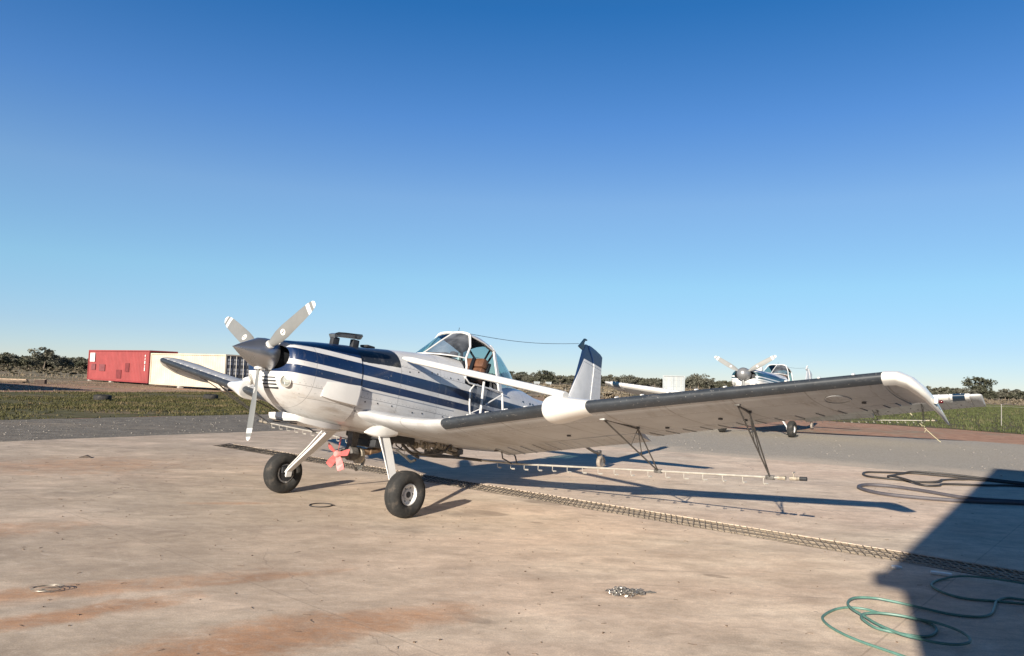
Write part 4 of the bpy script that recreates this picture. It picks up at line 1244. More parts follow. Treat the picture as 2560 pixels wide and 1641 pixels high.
    # ---------------- registration letters on the rear fuselage
    if cfg["scheme"] == 0:
        cu = bpy.data.curves.new("registration", 'FONT')
        cu.body = "VH-U"
        cu.size = .42; cu.extrude = .002; cu.space_character = 1.05
        tmp = bpy.data.objects.new("registration", cu); COL.objects.link(tmp)
        dg = bpy.context.evaluated_depsgraph_get()
        me = bpy.data.meshes.new_from_object(tmp.evaluated_get(dg))
        bpy.data.objects.remove(tmp)
        # wrap on the fuselage side
        tables = st
        for v in me.vertices:
            x = -2.77 - v.co.x; z = 1.425 + v.co.y; d = v.co.z
            s_ = None
            for i in range(len(tables) - 1):
                if tables[i][0] >= x >= tables[i + 1][0]:
                    u = (tables[i][0] - x) / (tables[i][0] - tables[i + 1][0])
                    s_ = [tables[i][j] + (tables[i + 1][j] - tables[i][j]) * u for j in range(6)]
            if s_ is None: s_ = list(tables[-2])
            zc, hh = (s_[1] + s_[2]) / 2, (s_[2] - s_[1]) / 2
            e = s_[4] if z > zc else s_[5]
            q_ = min(.999, abs(z - zc) / hh)
            yy = s_[3] * (1 - q_ ** e) ** (1 / e)
            v.co = (x, yy + .004 + d, z)
        me.materials.append(NAVYTRIM)
        o = bpy.data.objects.new("registration_letters", me); COL.objects.link(o); o.parent = fus
    # ---------------- tail wheel
    tw = empty("tail_wheel", (-5.89, 0, .115), 0, root)
    q = MB(); q.lathe([(-.03, .06), (-.04, .085), (-.03, .108), (0, .115), (.03, .108), (.04, .085), (.03, .06)], 28, axis='y', cap=False); q.build("tyre", DIRTYRUB, tw, angle=60)
    q = MB(); q.lathe([(-.028, .0), (-.028, .062), (.028, .062), (.028, .0)], 20, axis='y'); q.build("wheel_rim", STEEL, tw)
    q = MB(); q.tube([(0, .05, 0), (.03, .05, .1), (.06, .035, .165), (.06, -.035, .165), (.03, -.05, .1), (0, -.05, 0)], .012, 6); q.build("fork", TUBED, tw)
    q = MB(); q.tube([(.06, 0, .16), (.25, 0, .20), (.62, 0, .34 + lift), (.85, 0, .50 + lift)], [.03, .026, .024, .03], 8); q.box((.07, 0, .185), (.09, .07, .06), bev=.015); q.build("tail_spring", TUBED, tw)
    # ---------------- belly: hopper gate, pump, plumbing
    q = MB()
    q.box((-.62, 0, .80 + lift), (.62, .62, .16), Matrix.Rotation(-T, 3, 'Y'), bev=.03)
    q.box((-1.15, .05, .775 + lift), (.5, .5, .07), Matrix.Rotation(-T, 3, 'Y'), bev=.02)
    q.box((-.5, 0, .72 + lift), (.3, .42, .16), Matrix.Rotation(-T, 3, 'Y'), bev=.03)
    q.build("hopper_gate", DARK, root)
    pm = empty("spray_pump", (0, 0, lift), 0, root)
    q = MB(); q.loft([[(-.14, -.05, .86), (-.24, -.05, .86), (-.24, .05, .86), (-.14, .05, .86)], [(-.10, -.035, .6), (-.19, -.035, .6), (-.19, .035, .6), (-.10, .035, .6)]]); q.build("pump_bracket", TUBED, pm)
    q = MB(); q.lathe([(.02, .03), (-.02, .05), (-.1, .055), (-.11, .085), (-.17, .095), (-.2, .09), (-.22, .05), (-.27, .045)], 20, (0, 0, .595), 'x'); q.build("pump_body", TUBED, pm)
    q = MB(); q.lathe([(-.30, .04), (-.29, .10), (-.25, .105), (-.24, .05)], 20, (0, 0, .56), 'x'); q.build("pump_flange", BRASS, pm)
    q = MB(); q.tube([(-.27, .0, .47) if 0 else (-.25, 0, .40), (-.33, .0, .42), (-.36, 0, .50), (-.31, .0, .56)], .022, 8); q.tube([(-.2, -.03, .46), (-.24, 0, .38), (-.31, .03, .40)], .014, 6); q.build("pump_elbow", STEEL, pm)
    q = MB(); q.tube([(-.26, .03, .60), (-.42, .03, .602), (-.55, .03, .61), (-.65, .03, .65), (-.78, .03, .70)], [.045, .036, .036, .036, .036], 10); q.tube([(-.40, .03, .602), (-.425, .03, .602)], .046, 10); q.build("delivery_hose", HOSEBR, pm)
    fan = empty("pump_fan", (.05, 0, .595 + lift), 0, root); fan.rotation_euler = (0, -T * .5, 0)
    q = MB(); q.lathe([(-.035, .02), (-.03, .042), (.02, .042), (.035, .03), (.04, .004)], 18, axis='x'); q.build("fan_hub", plain(cfg["key"] + "_fan_hub", (.5, .25, .23), .5), fan)
    fb = MB()
    secs = []
    for r_, ch, be in ((.03, .05, 40), (.07, .07, 38), (.14, .088, 30), (.195, .085, 26), (.205, .07, 26)):
        b_ = R(be)
        secs.append([(math.sin(b_) * ch * s_ + o_ * .003, math.cos(b_) * ch * s_, r_) for s_, o_ in ((-.5, 1), (.5, 1), (.5, -1), (-.5, -1))])
    fb.loft(secs)
    f0 = fb.build("fan_blade", REDP, fan, smooth=False)
    for i in range(5):
        o = f0 if i == 0 else copy_part(f0, fan)
        o.rotation_euler = (R(-8 + 72 * i), 0, 0)
    # valve cluster behind the gate
    q = MB()
    vy = .26
    q.tube([(-.85, vy, .68), (-1.0, vy, .665), (-1.15, vy, .66), (-1.35, vy, .65), (-1.6, vy - .05, .61), (-1.85, vy - .1, .55)], [.030, .024, .030, .024, .030, .024], 10)
    for xx, zz, rr_ in ((-.93, .672, .050), (-.98, .668, .044), (-1.12, .66, .052), (-1.17, .66, .040), (-1.31, .652, .050), (-1.42, .64, .046), (-1.47, .632, .046), (-1.62, .606, .044)):
        q.tube([(xx, vy, zz), (xx - .022, vy, zz - .002)], rr_, 12)
    q.tube([(-1.06, vy + .01, .665), (-1.06, vy + .02, .735), (-1.06, vy + .02, .75)], [.022, .018, .012], 8)
    q.tube([(-1.02, vy + .02, .755), (-1.15, vy + .02, .765)], .008, 6)
    q.tube([(-1.22, vy, .66), (-1.22, vy, .585)], .026, 8)
    q.tube([(-1.38, vy, .64), (-1.38, vy, .715)], .034, 10)
    q.tube([(-1.52, vy, .625), (-1.52, vy + .04, .56), (-1.6, vy + .05, .53)], .016, 8)
    o = q.build("valve_cluster", BRASS, root); o.location = (0, 0, lift)
    q = MB()
    q.tube([(-1.55, .05, .58), (-1.75, .05, .55), (-1.95, .05, .50), (-2.02, .05, .47)], .04, 8)
    q.box((-1.75, .05, .56), (.16, .14, .09), bev=.02); q.box((-1.95, .08, .52), (.12, .16, .08), bev=.02)
    q.tube([(-2.0, -.5, bz(.5) - lift), (-2.0, 0, .435), (-2.0, .5, bz(.5) - lift)], .02, 8)
    q.tube([(-1.0, .2, .56), (-1.35, .22, .50), (-1.7, .2, .47), (-2.0, .2, .44)], .016, 6)
    q.tube([(-1.6, .1, .80), (-1.65, .1, .60)], .012, 6); q.tube([(-1.75, .0, .78), (-1.70, .0, .56)], .016, 6); q.tube([(-1.93, .12, .74), (-1.95, .1, .55)], .012, 6)
    q.tube([(-.85, .15, .68), (-.95, .18, .58), (-1.1, .2, .50)], .02, 6)
    q.tube([(-.78, .3, .72), (-.9, .33, .62), (-1.05, .3, .55), (-1.3, .28, .54), (-1.5, .3, .58), (-1.62, .28, .66)], .013, 6)
    q.tube([(-.7, .2, .62), (-.8, .25, .54), (-.88, .28, .47), (-.95, .3, .49)], .017, 6)
    q.box((-1.28, .2, .57), (.09, .09, .06), bev=.015); q.box((-1.5, .16, .56), (.12, .1, .08), bev=.02)
    o = q.build("belly_plumbing", TUBED, root); o.location = (0, 0, lift)
    return root

CFG1 = dict(key="near", name="agricultural_airplane", label="white low-wing crop sprayer with navy side stripes, parked nearest on the concrete apron", tilt=0.165, lift=0.0, scale=1.0,
            navy=(0.006, 0.019, 0.060), boot=(0.030, 0.036, 0.044), scheme=0, blade=(0.165, 0.17, 0.168), R=0.944, ph=0.0821, spin_r=.172, spin_tip=1.774, spin_e=1.35, spin_f=1.0, tips="droop")
CFG2 = dict(key="rear", name="agricultural_airplane", label="white crop sprayer with green-blue stripes and white leading edges, parked behind the nearer airplane's wing", tilt=0.178, lift=0.15, scale=1.03,
            navy=(0.012, 0.045, 0.062), boot=(0.8, 0.8, 0.78), scheme=1, blade=(0.21, 0.215, 0.21), R=1.12, ph=0.02, spin_r=.20, spin_tip=1.66, spin_e=2.2, spin_f=2.0, tips="square")
airplane(CFG1, (-1.9842, 9.0776, 0), 4.0422)
airplane(CFG2, (8.10, 24.9, -0.01), 4.0497)

# ------------------------------------------------------------------ shipping containers
def container_paint(name, col, rust=0.3, streak=(0.2, 0.09, 0.05)):
    g = Gr(name)
    n = g.noise(0.9, 5.0, 0.6)
    st = g.noise(1.3, 6.0, 0.7, g.mapped((3, 3, 0.35)))
    c = g.mix(g.ramp(n, 0.3, 0.7), tuple(q * .88 for q in col), tuple(min(1, q * 1.08) for q in col))
    c = g.mix(g.M('MULTIPLY', g.ramp(st, 0.56, 0.76), rust), c, streak)
    c = g.mix(g.M('MULTIPLY', g.ramp(g.noise(9, 4, .7), .66, .72), rust), c, streak)
    return g.done(c, 0.6, 0, 0.35)

def container(label, p0, p1, z0, depth, height, paint, end_style, blocks, extras=None, group=None):
    """p0, p1: bottom corners of the long side that faces the apron (p0 left, p1 right)"""
    p0, p1 = Vector(p0), Vector(p1)
    d = (p1 - p0); L = d.length
    rz = math.atan2(d.y, d.x)
    o = empty("shipping_container", (p0.x, p0.y, z0), rz)
    tag(o, label, "container", group)
    frame = MB()
    ps = .12
    for x in (ps / 2, L - ps / 2):
        for y in (ps / 2, depth - ps / 2):
            q = MB(); q.box((x, y, height / 2), (ps, ps, height), bev=.01); q.build("corner_post", paint, o, smooth=False)
    for z, hh in ((.07, .14), (height - .05, .10)):
        for y in (.04, depth - .04):
            q = MB(); q.box((L / 2, y, z), (L - 2 * ps, .08, hh)); q.build("side_rail", paint, o, smooth=False)
        for x in (.045, L - .045):
            q = MB(); q.box((x, depth / 2, z), (.09, depth - 2 * ps, hh)); q.build("end_rail", paint, o, smooth=False)
    # corrugated long walls
    for y, s_ in ((.055, 1), (depth - .055, -1)):
        pts = []
        x = ps
        k = 0
        pitch = .278
        n = int((L - 2 * ps) / pitch)
        pitch = (L - 2 * ps) / n
        for i in range(n):
            xs = ps + i * pitch
            pts += [(xs, 0), (xs + pitch * .26, 0), (xs + pitch * .5, .036), (xs + pitch * .76, .036)]
        pts.append((L - ps, 0))
        q = MB()
        zb, zt = .14, height - .10
        q.add([(px, y + s_ * py, z) for z in (zb, zt) for px, py in pts], [(i, i + 1, i + 1 + len(pts), i + len(pts)) for i in range(len(pts) - 1)])
        q.build("side_panel", paint, o, smooth=False)
    q = MB(); q.box((L / 2, depth / 2, height - .03), (L - .18, depth - .17, .03)); q.build("roof_panel", paint, o, smooth=False)
    # blind end
    def corr_end(x, s_):
        pts = []
        n = 8
        pitch = (depth - 2 * ps) / n
        for i in range(n):
            ys_ = ps + i * pitch
            pts += [(ys_, 0), (ys_ + pitch * .3, 0), (ys_ + pitch * .5, .05), (ys_ + pitch * .8, .05)]
        pts.append((depth - ps, 0))
        q = MB()
        q.add([(x + s_ * py, py_, z) for z in (.14, height - .10) for py_, py in pts], [(i, i + 1, i + 1 + len(pts), i + len(pts)) for i in range(len(pts) - 1)])
        q.build("end_panel", paint, o, smooth=False)
    def doors(x, s_, mat, panels=None):
        for i in (0, 1):
            y0 = ps + i * (depth / 2 - ps) + .01; y1 = y0 + depth / 2 - ps - .02
            dq = MB(); dq.box((x, (y0 + y1) / 2, height / 2 + .02), (.04, y1 - y0, height - .30)); dr_ = dq.build("door", mat, o, smooth=False)
            for j in (.27, .73):
                r_ = MB(); r_.tube([(x + s_ * .045, y0 + (y1 - y0) * j, .16), (x + s_ * .045, y0 + (y1 - y0) * j, height - .12)], .017, 6); r_.build("lock_rod", ALU, dr_)
            for zz in (.45, .5 * height, height - .5):
                h_ = MB(); h_.box((x + s_ * .03, (y0 + y1) / 2, zz), (.02, (y1 - y0) * .96, .05)); h_.build("door_rib", mat, dr_, smooth=False)
            if panels:
                for a_ in range(2):
                    for b_ in range(3):
                        h_ = MB(); h_.box((x + s_ * .026, y0 + (y1 - y0) * (.26 + .48 * a_), .14 + (height - .28) * (.18 + .32 * b_)), (.014, (y1 - y0) * .33, (height - .4) * .22), bev=.004); h_.build("door_plate", panels, dr_, smooth=False)
    if end_style == "blind": corr_end(L - .06, -1); corr_end(.06, 1)
    elif end_style == "plates":
        corr_end(.06, 1)
        doors(L - .05, 1, plain("dark_door_paint", (.075, .078, .085), .6, 0, .3, 4), plain("grey_door_plate", (.30, .31, .33), .6, 0, .25, 5))
    else:
        corr_end(L - .06, -1)
        doors(.05, -1, paint)
    if extras: extras(o, L, height)
    # blocks it stands on, each a thing of its own
    if blocks:
        bm_ = plain("weathered_block", (.33, .30, .27), .9, 0, .3, 6, .3)
        for i, (u, v, lab) in enumerate(blocks):
            q = MB(); q.box((0, 0, 0), (.42, .34, z0 + .03), bev=.02)
            b = q.build("support_block", bm_, None, smooth=False)
            w_ = Matrix.Rotation(rz, 3, 'Z') @ Vector((u * L, v * depth, 0))
            b.location = (p0.x + w_.x, p0.y + w_.y, (z0 + .03) / 2 - .03)
            b.rotation_euler = (0, 0, rz + .2 * (i - 1))
            tag(b, lab, "block")
    return o

def red_extras(o, L, h):
    q = MB(); q.box((.95, -.003, h - .66), (1.05, .012, .82)); q.build("white_panel", WHITE, o, smooth=False)
    dk = plain("patched_red", (.15, .028, .03), .6, 0, .15, 3)
    for x, z, w, hh in ((8.2, 1.25, .75, .75), (6.6, .65, 1.0, .75)):
        q = MB(); q.box((x, .012, z), (w, .012, hh)); q.build("patch_plate", dk, o, smooth=False)
    gk = plain("scuffed_red", (.17, .05, .055), .7, 0, .2, 3)
    for x, z, w, hh in ((1.2, 1.2, .9, .55), (3.1, 1.15, 1.2, .6)):
        q = MB(); q.box((x, .012, z), (w, .010, hh)); q.build("faded_plate", gk, o, smooth=False)
    for i, (z, hh) in enumerate(((2.28, .16), (2.02, .2), (1.72, .26), (1.42, .16), (1.15, .3))):
        q = MB(); q.box((L - .72, .008, z), (.10 if i % 2 else .16, .008, hh)); q.build("marking_strip", WHITE, o, smooth=False)
RED = container_paint("red_container_paint", (.25, .047, .048), .3, (.25, .05, .04))
CREAM = container_paint("cream_container_paint", (.50, .44, .35), .22, (.40, .22, .10))
WCON = container_paint("white_container_paint", (.30, .33, .345), .2, (.3, .25, .2))
container("long red corrugated shipping container with a white panel, left of the cream one", (-39.5, 70.8), (-30.1, 63.0), .12, 2.44, 2.74, RED, "blind",
          [(.02, .08, "grey support block under the red container's left end"), (.4, .08, "grey support block under the middle of the red container")], red_extras)
container("cream corrugated shipping container with dark plated end doors, beside the red one", (-28.1, 59.05), (-20.2, 53.6), .15, 2.44, 2.42, CREAM, "plates",
          [(.42, .06, "pale block under the middle of the cream container"), (.985, .06, "blue-grey block under the cream container's right end")])
container("small white shipping container in front of the distant trees, right of the tail", (19.6, 85.0), (21.0, 91.0), .1, 2.44, 2.4, WCON, "doors", [])

# ------------------------------------------------------------------ hangar behind the camera, and the shed beyond the left edge
def hangar():
    o = empty("hangar", (-.93, -3.05, 0), math.atan2(.66, .75))
    tag(o, "large gabled steel hangar behind the photographer, its shadow falling across the apron", "hangar")
    wall = container_paint("hangar_cladding", (.55, .56, .55), .15)
    Wd, Dp, He, Hr = 11.9, 16.0, 3.77, 5.80
    # local: x along the front wall, y out of the building is negative side (apron side is +y)
    def quad(name, pts, t=.06):
        v = [Vector(p) for p in pts]
        n = (v[1] - v[0]).cross(v[2] - v[0]).normalized() * t
        q = MB(); m_ = len(v)
        q.add([tuple(p) for p in v] + [tuple(p + n) for p in v], [tuple(range(m_)), tuple(range(2 * m_ - 1, m_ - 1, -1))] + [(i, (i + 1) % m_, (i + 1) % m_ + m_, i + m_) for i in range(m_)])
        return q.build(name, wall, o, smooth=False)
    quad("wall_panel", [(0, 0, 0), (Wd, 0, 0), (Wd, 0, He), (Wd / 2, 0, Hr), (0, 0, He)])
    quad("wall_panel", [(0, -Dp, 0), (Wd, -Dp, 0), (Wd, -Dp, He), (Wd / 2, -Dp, Hr), (0, -Dp, He)])
    quad("wall_panel", [(0, 0, 0), (0, -Dp, 0), (0, -Dp, He), (0, 0, He)])
    quad("wall_panel", [(Wd, 0, 0), (Wd, -Dp, 0), (Wd, -Dp, He), (Wd, 0, He)])
    quad("roof_panel", [(-.12, .1, He - .05), (Wd / 2, .1, Hr + .03), (Wd / 2, -Dp - .1, Hr + .03), (-.12, -Dp - .1, He - .05)])
    quad("roof_panel", [(Wd + .12, .1, He - .05), (Wd / 2, .1, Hr + .03), (Wd / 2, -Dp - .1, Hr + .03), (Wd + .12, -Dp - .1, He - .05)])
    q = MB(); q.box((-.16, -Dp / 2, He - .13), (.16, Dp + .3, .16), bev=.02); q.build("gutter", ALU, o)
    q = MB(); q.box((-.07, -.15, He - .52), (.16, .14, .12), bev=.02); q.build("gutter_bracket", ALU, o)
    return o
hangar()
def shed():
    P0, P1 = Vector((-30.2, 34.4)), Vector((-42.3, 43.1))
    d = (P1 - P0); L = d.length
    o = empty("machinery_shed", (P0.x, P0.y, 0), math.atan2(d.y, d.x))
    tag(o, "plain steel machinery shed standing out of view beyond the left of the grass", "shed")
    w = container_paint("shed_cladding", (.45, .44, .42), .2)
    H = 4.35
    for name, c, s_ in (("wall_panel", (L / 2, 0, H / 2), (L, .08, H)), ("wall_panel", (L / 2, 7, H / 2), (L, .08, H)), ("wall_panel", (0, 3.5, H / 2), (.08, 6.9, H)), ("wall_panel", (L, 3.5, H / 2), (.08, 6.9, H))):
        q = MB(); q.box(c, s_); q.build(name, w, o, smooth=False)
    q = MB(); q.loft([[(-.2, -.2, H), (-.2, 7.2, H + .5), (-.2, 7.2, H + .56), (-.2, -.2, H + .06)], [(L + .2, -.2, H), (L + .2, 7.2, H + .5), (L + .2, 7.2, H + .56), (L + .2, -.2, H + .06)]]); q.build("roof_panel", w, o, smooth=False)
shed()

# ------------------------------------------------------------------ trees and scrub
def leaf_mat(name, a, b):
    g = Gr(name)
    n = g.noise(1.1, 4.0, 0.6)
    n2 = g.noise(9.0, 2.0, 0.5)
    c = g.mix(g.ramp(n, 0.32, 0.68), a, b)
    c = g.mix(g.M('MULTIPLY', g.ramp(n2, .5, .75), .4), c, tuple(min(1, q * 1.5) for q in b))
    return g.done(c, 0.75, 0, 0.2)
LEAF = [leaf_mat("olive_foliage", (.05, .053, .036), (.10, .10, .068)), leaf_mat("grey_green_foliage", (.07, .07, .054), (.13, .127, .098)), leaf_mat("dark_foliage", (.034, .038, .026), (.072, .075, .05))]
BARK = plain("bark", (.16, .13, .10), .9, 0, .35, 6, .4)

def crown_mesh(seed, nclump, nleaf, size, wide, tall, base):
    r = random.Random(seed)
    vs, fs = [], []
    cl = []
    for i in range(nclump):
        a = r.uniform(0, 2 * math.pi); rr = wide * math.sqrt(r.random()) * .8
        zz = base + (tall - base) * (0.25 + .75 * r.random() ** .8) * (1 - .45 * (rr / wide) ** 2)
        cl.append((rr * math.cos(a), rr * math.sin(a), zz, r.uniform(.22, .40) * wide))
    for cx, cy, cz, cr in cl:
        for j in range(nleaf):
            v = Vector((r.gauss(0, 1), r.gauss(0, 1), r.gauss(0, .75)))
            v = v.normalized() * cr * (r.random() ** .4)
            v.z *= .7
            p = Vector((cx, cy, cz)) + v
            n = Vector((r.gauss(0, 1), r.gauss(0, 1), r.gauss(.5, 1))).normalized()
            u = n.orthogonal().normalized(); w = n.cross(u)
            ang = r.uniform(0, 6.28)
            u, w = u * math.cos(ang) + w * math.sin(ang), w * math.cos(ang) - u * math.sin(ang)
            s_ = size * r.uniform(.6, 1.4)
            k = len(vs)
            vs += [tuple(p + u * s_), tuple(p + w * s_ * .55), tuple(p - u * s_), tuple(p - w * s_ * .55)]
            fs.append((k, k + 1, k + 2, k + 3))
    me = bpy.data.meshes.new("crown")
    me.from_pydata(vs, [], fs)
    return me
def trunk_mesh(seed, tall, wide):
    r = random.Random(seed)
    m_ = MB()
    lean = Vector((r.uniform(-.3, .3), r.uniform(-.3, .3), 0))
    top = Vector((0, 0, tall * .45)) + lean
    m_.tube([(0, 0, -.1), lean * .4 + Vector((0, 0, tall * .22)), top], [.13, .10, .075], 6)
    for i in range(4):
        a = i * 1.57 + r.uniform(-.5, .5)
        e = top + Vector((math.cos(a) * wide * .5, math.sin(a) * wide * .5, tall * r.uniform(.2, .38)))
        m_.tube([top - Vector((0, 0, .2)), top.lerp(e, .5) + Vector((0, 0, .15)), e], [.06, .045, .02], 5)
    o = m_.build("trunk", BARK)
    me = o.data
    bpy.data.objects.remove(o)
    return me
VAR = []
for i in range(9):
    tall, wide = 1.0 * (3.6, 4.2, 4.6, 3.9, 5.0, 3.4, 4.4, 4.0, 3.7)[i], (2.2, 2.0, 2.6, 2.5, 2.4, 2.3, 1.9, 2.8, 2.1)[i]
    base = (.5, 1.2, 1.0, .5, 1.6, .35, 1.2, .7, .4)[i]
    cm = crown_mesh(50 + i, 15 + i % 4 * 2, 70, .20, wide, tall, base)
    cm.materials.append(LEAF[i % 3])
    VAR.append((cm, trunk_mesh(90 + i, tall, wide), tall))
rt = random.Random(21)
tree_n = [0]
ORD = ["first", "second", "third", "fourth", "fifth", "sixth", "seventh", "eighth", "ninth", "tenth", "eleventh", "twelfth", "thirteenth", "fourteenth", "fifteenth", "sixteenth", "seventeenth", "eighteenth", "nineteenth"]
TENS = {2: "twenty", 3: "thirty", 4: "forty", 5: "fifty", 6: "sixty"}
def nth(i):
    n = i + 1
    if n < 20: return ORD[n - 1]
    t, u = divmod(n, 10)
    return (TENS[t][:-1] + "ieth") if u == 0 else TENS[t] + "-" + ORD[u - 1]
def belt(specs, text, group):
    specs.sort(key=lambda q: q[0] / q[1])
    for i, (x, y, v, sc) in enumerate(specs):
        tree(x, y, v, sc, text % nth(i), group=group)
def tree(x, y, var, sc, label, name="gum_tree", group="trees along the skyline", sz=.86):
    o = empty(name, (x, y, -.05), rt.uniform(0, 6.28))
    o.scale = (sc, sc, sc * sz)
    tag(o, label, "tree", group)
    for nm, me in (("trunk", VAR[var][1]), ("crown", VAR[var][0])):
        p = bpy.data.objects.new(nm, me); COL.objects.link(p); p.parent = o
    return o
def px_dir(px):                                        # horizontal bearing of a picture column near the horizon
    return (px - 1280 + 4.5) / 1889.66
# left wood (behind the red container), nearer and taller
sp_ = []
for i in range(20):
    px = -50 + i * 15.5 + rt.uniform(-6, 6)
    Y = rt.uniform(150, 205)
    sp_.append((px_dir(px) * Y, Y, rt.randrange(9), rt.uniform(.8, 1.05) * Y / 175))
belt(sp_, "dark olive tree, %s from the left in the wood left of the red container", "wood left of the red container")
tree(px_dir(112) * 150, 150, 4, 1.12, "tallest round-crowned tree in the wood left of the red container")
# middle skyline between canopy and right wing tip
sp_ = []
for i in range(58):
    px = 1255 + i * 12.8 + rt.uniform(-6, 6)
    Y = rt.uniform(225, 330)
    sp_.append((px_dir(px) * Y, Y, rt.randrange(9), rt.uniform(.72, 1.0) * Y / 255))
belt(sp_, "grey-green tree, %s from the left in the far belt behind the tail fin", "far tree belt behind the tail")
tree(px_dir(1363) * 235, 235, 2, 1.18, "round dark tree on the skyline just left of the tail fin")
tree(px_dir(1570) * 235, 235, 7, 1.10, "round dark tree on the skyline between tail fin and white container")
tree(px_dir(1745) * 230, 230, 7, 1.38, "broad round-crowned tree right behind the white container")
tree(px_dir(1530) * 225, 225, 1, 1.02, "upright tree on the skyline just right of the tail fin")
# right skyline, and one tall tree
sp_ = []
for i in range(42):
    px = 2000 + i * 14.5 + rt.uniform(-7, 7)
    Y = rt.uniform(185, 245)
    sp_.append((px_dir(px) * Y, Y, rt.randrange(9), rt.uniform(.68, .95) * Y / 205))
belt(sp_, "dusty olive tree, %s from the left in the far belt beyond the right wing tip", "far tree belt right of the wing tip")
tree(px_dir(2447) * 200, 200, 2, 1.62, "tall lone gum tree with open crown above the right skyline", name="gum_tree")

# ------------------------------------------------------------------ grass, scrub and weeds (nobody could count them)
def in_poly(x, y, poly):
    c = False
    j = len(poly) - 1
    for i in range(len(poly)):
        xi, yi = poly[i]; xj, yj = poly[j]
        if (yi > y) != (yj > y) and x < (xj - xi) * (y - yi) / (yj - yi) + xi: c = not c
        j = i
    return c
def tufts(name, label, poly, n, h, mat, seed, blades=4, lim=None, cat="grass", clump=None):
    r = random.Random(seed)
    xs = [p[0] for p in poly]; ys_ = [p[1] for p in poly]
    x0, x1, y0, y1 = min(xs), max(xs), min(ys_), max(ys_)
    vs, fs = [], []
    k = 0
    tries = 0
    while k < n and tries < n * 40:
        tries += 1
        x, y = r.uniform(x0, x1), r.uniform(y0, y1)
        if not in_poly(x, y, poly): continue
        if abs(x) > 0.78 * y + 4: continue
        if clump and math.sin(x * clump + 1.3 * math.sin(y * clump * .7)) * math.sin(y * clump * 1.1 + math.sin(x * clump * .6)) < r.uniform(-.9, .55): continue
        k += 1
        s_ = r.uniform(.55, 1.3)
        for b in range(blades):
            a = r.uniform(0, 6.283); l_ = h * s_ * r.uniform(.6, 1.2); w_ = .014 + .10 * h * r.uniform(.3, .7)
            bx, by = x + r.uniform(-.09, .09), y + r.uniform(-.09, .09)
            dx, dy = math.cos(a), math.sin(a)
            t_ = r.uniform(.15, .7) * l_
            i0 = len(vs)
            vs += [(bx - dy * w_, by + dx * w_, -.025), (bx + dy * w_, by - dx * w_, -.025), (bx + dx * t_, by + dy * t_, -.025 + l_)]
            fs.append((i0, i0 + 1, i0 + 2))
    me = bpy.data.meshes.new(name); me.from_pydata(vs, [], fs); me.materials.append(mat)
    o = bpy.data.objects.new(name, me); COL.objects.link(o)
    tag(o, label, cat, None, "stuff")
    return o
BL1 = mat_blades("green_blades", (.045, .046, .017), (.095, .09, .038), (.16, .12, .068), .50)
BL2 = mat_blades("lush_blades", (.045, .06, .022), (.095, .105, .045), (.16, .135, .08), .54)
BL3 = mat_blades("dry_blades", (.15, .12, .08), (.24, .195, .135), (.14, .125, .07), .6)
tufts("grass", "short green grass strip between gravel and red dirt", GRASS_L, 15000, .075, BL1, 31, 4, None, "grass", .42)
tufts("grass", "lush green grass in the paddock beyond the right wing tip", GRASS_R, 15000, .16, BL2, 32, 4)
tufts("dry_grass", "dry straw tufts in the dirt before the containers", [(-26, 39), (-18.5, 50.5), (-8, 58), (-18, 60), (-42, 76), (-60, 90), (-75, 80), (-46, 40)], 1700, .08, BL3, 33, 4, None, "grass", .5)
tufts("dry_grass", "dry grass and scrub in the distant fields", [(-90, 90), (-20, 70), (20, 60), (60, 115), (135, 130), (190, 190), (120, 230), (-160, 220)], 12000, .32, BL3, 34, 3, None, "grass", .09)
def scrub(name, label, poly, n, seed, mat, s0=.5):
    r = random.Random(seed)
    base = crown_mesh(seed, 5, 40, .09, .55, .7, .05)
    vb = [v.co.copy() for v in base.vertices]; fb = [tuple(p.vertices) for p in base.polygons]
    xs = [p[0] for p in poly]; ys_ = [p[1] for p in poly]
    vs, fs = [], []
    k = 0
    while k < n:
        x, y = r.uniform(min(xs), max(xs)), r.uniform(min(ys_), max(ys_))
        if not in_poly(x, y, poly): continue
        k += 1
        s_ = s0 * r.uniform(.6, 1.5); a = r.uniform(0, 6.28); ca, sa = math.cos(a), math.sin(a)
        i0 = len(vs)
        vs += [(x + s_ * (v.x * ca - v.y * sa) * 1.3, y + s_ * (v.x * sa + v.y * ca) * 1.3, s_ * v.z - .03) for v in vb]
        fs += [tuple(q + i0 for q in f) for f in fb]
    me = bpy.data.meshes.new(name); me.from_pydata(vs, [], fs); me.materials.append(mat)
    o = bpy.data.objects.new(name, me); COL.objects.link(o)
    tag(o, label, "scrub", None, "stuff")
SCR = leaf_mat("dry_scrub", (.13, .11, .075), (.24, .20, .15))
scrub("scrub", "dry low bushes in the field behind the tail", [(2, 58), (14, 50), (60, 108), (120, 150), (90, 190), (10, 150), (-6, 90)], 330, 61, SCR, 1.0)
scrub("scrub", "low saltbush scattered before the wood on the left", [(-45, 80), (-75, 88), (-140, 170), (-60, 190), (-45, 110)], 200, 62, leaf_mat("saltbush", (.07, .065, .045), (.15, .13, .09)), 1.0)

BUSH = leaf_mat("far_bush", (.055, .056, .042), (.11, .108, .082))
def ray_poly(p0, p1, y0, y1):
    return [(px_dir(p0) * y0, y0), (px_dir(p1) * y0, y0), (px_dir(p1) * y1, y1), (px_dir(p0) * y1, y1)]
scrub("bush_belt", "low grey-green bush that closes the skyline behind the tail", ray_poly(1230, 2010, 270, 340), 330, 63, BUSH, 3.4)
scrub("bush_belt", "low olive bush that closes the skyline right of the wing tip", ray_poly(1990, 2640, 215, 260), 210, 64, BUSH, 3.2)
scrub("bush_belt", "low dark bush at the foot of the left wood", ray_poly(-90, 260, 175, 215), 110, 65, LEAF[2], 3.0)
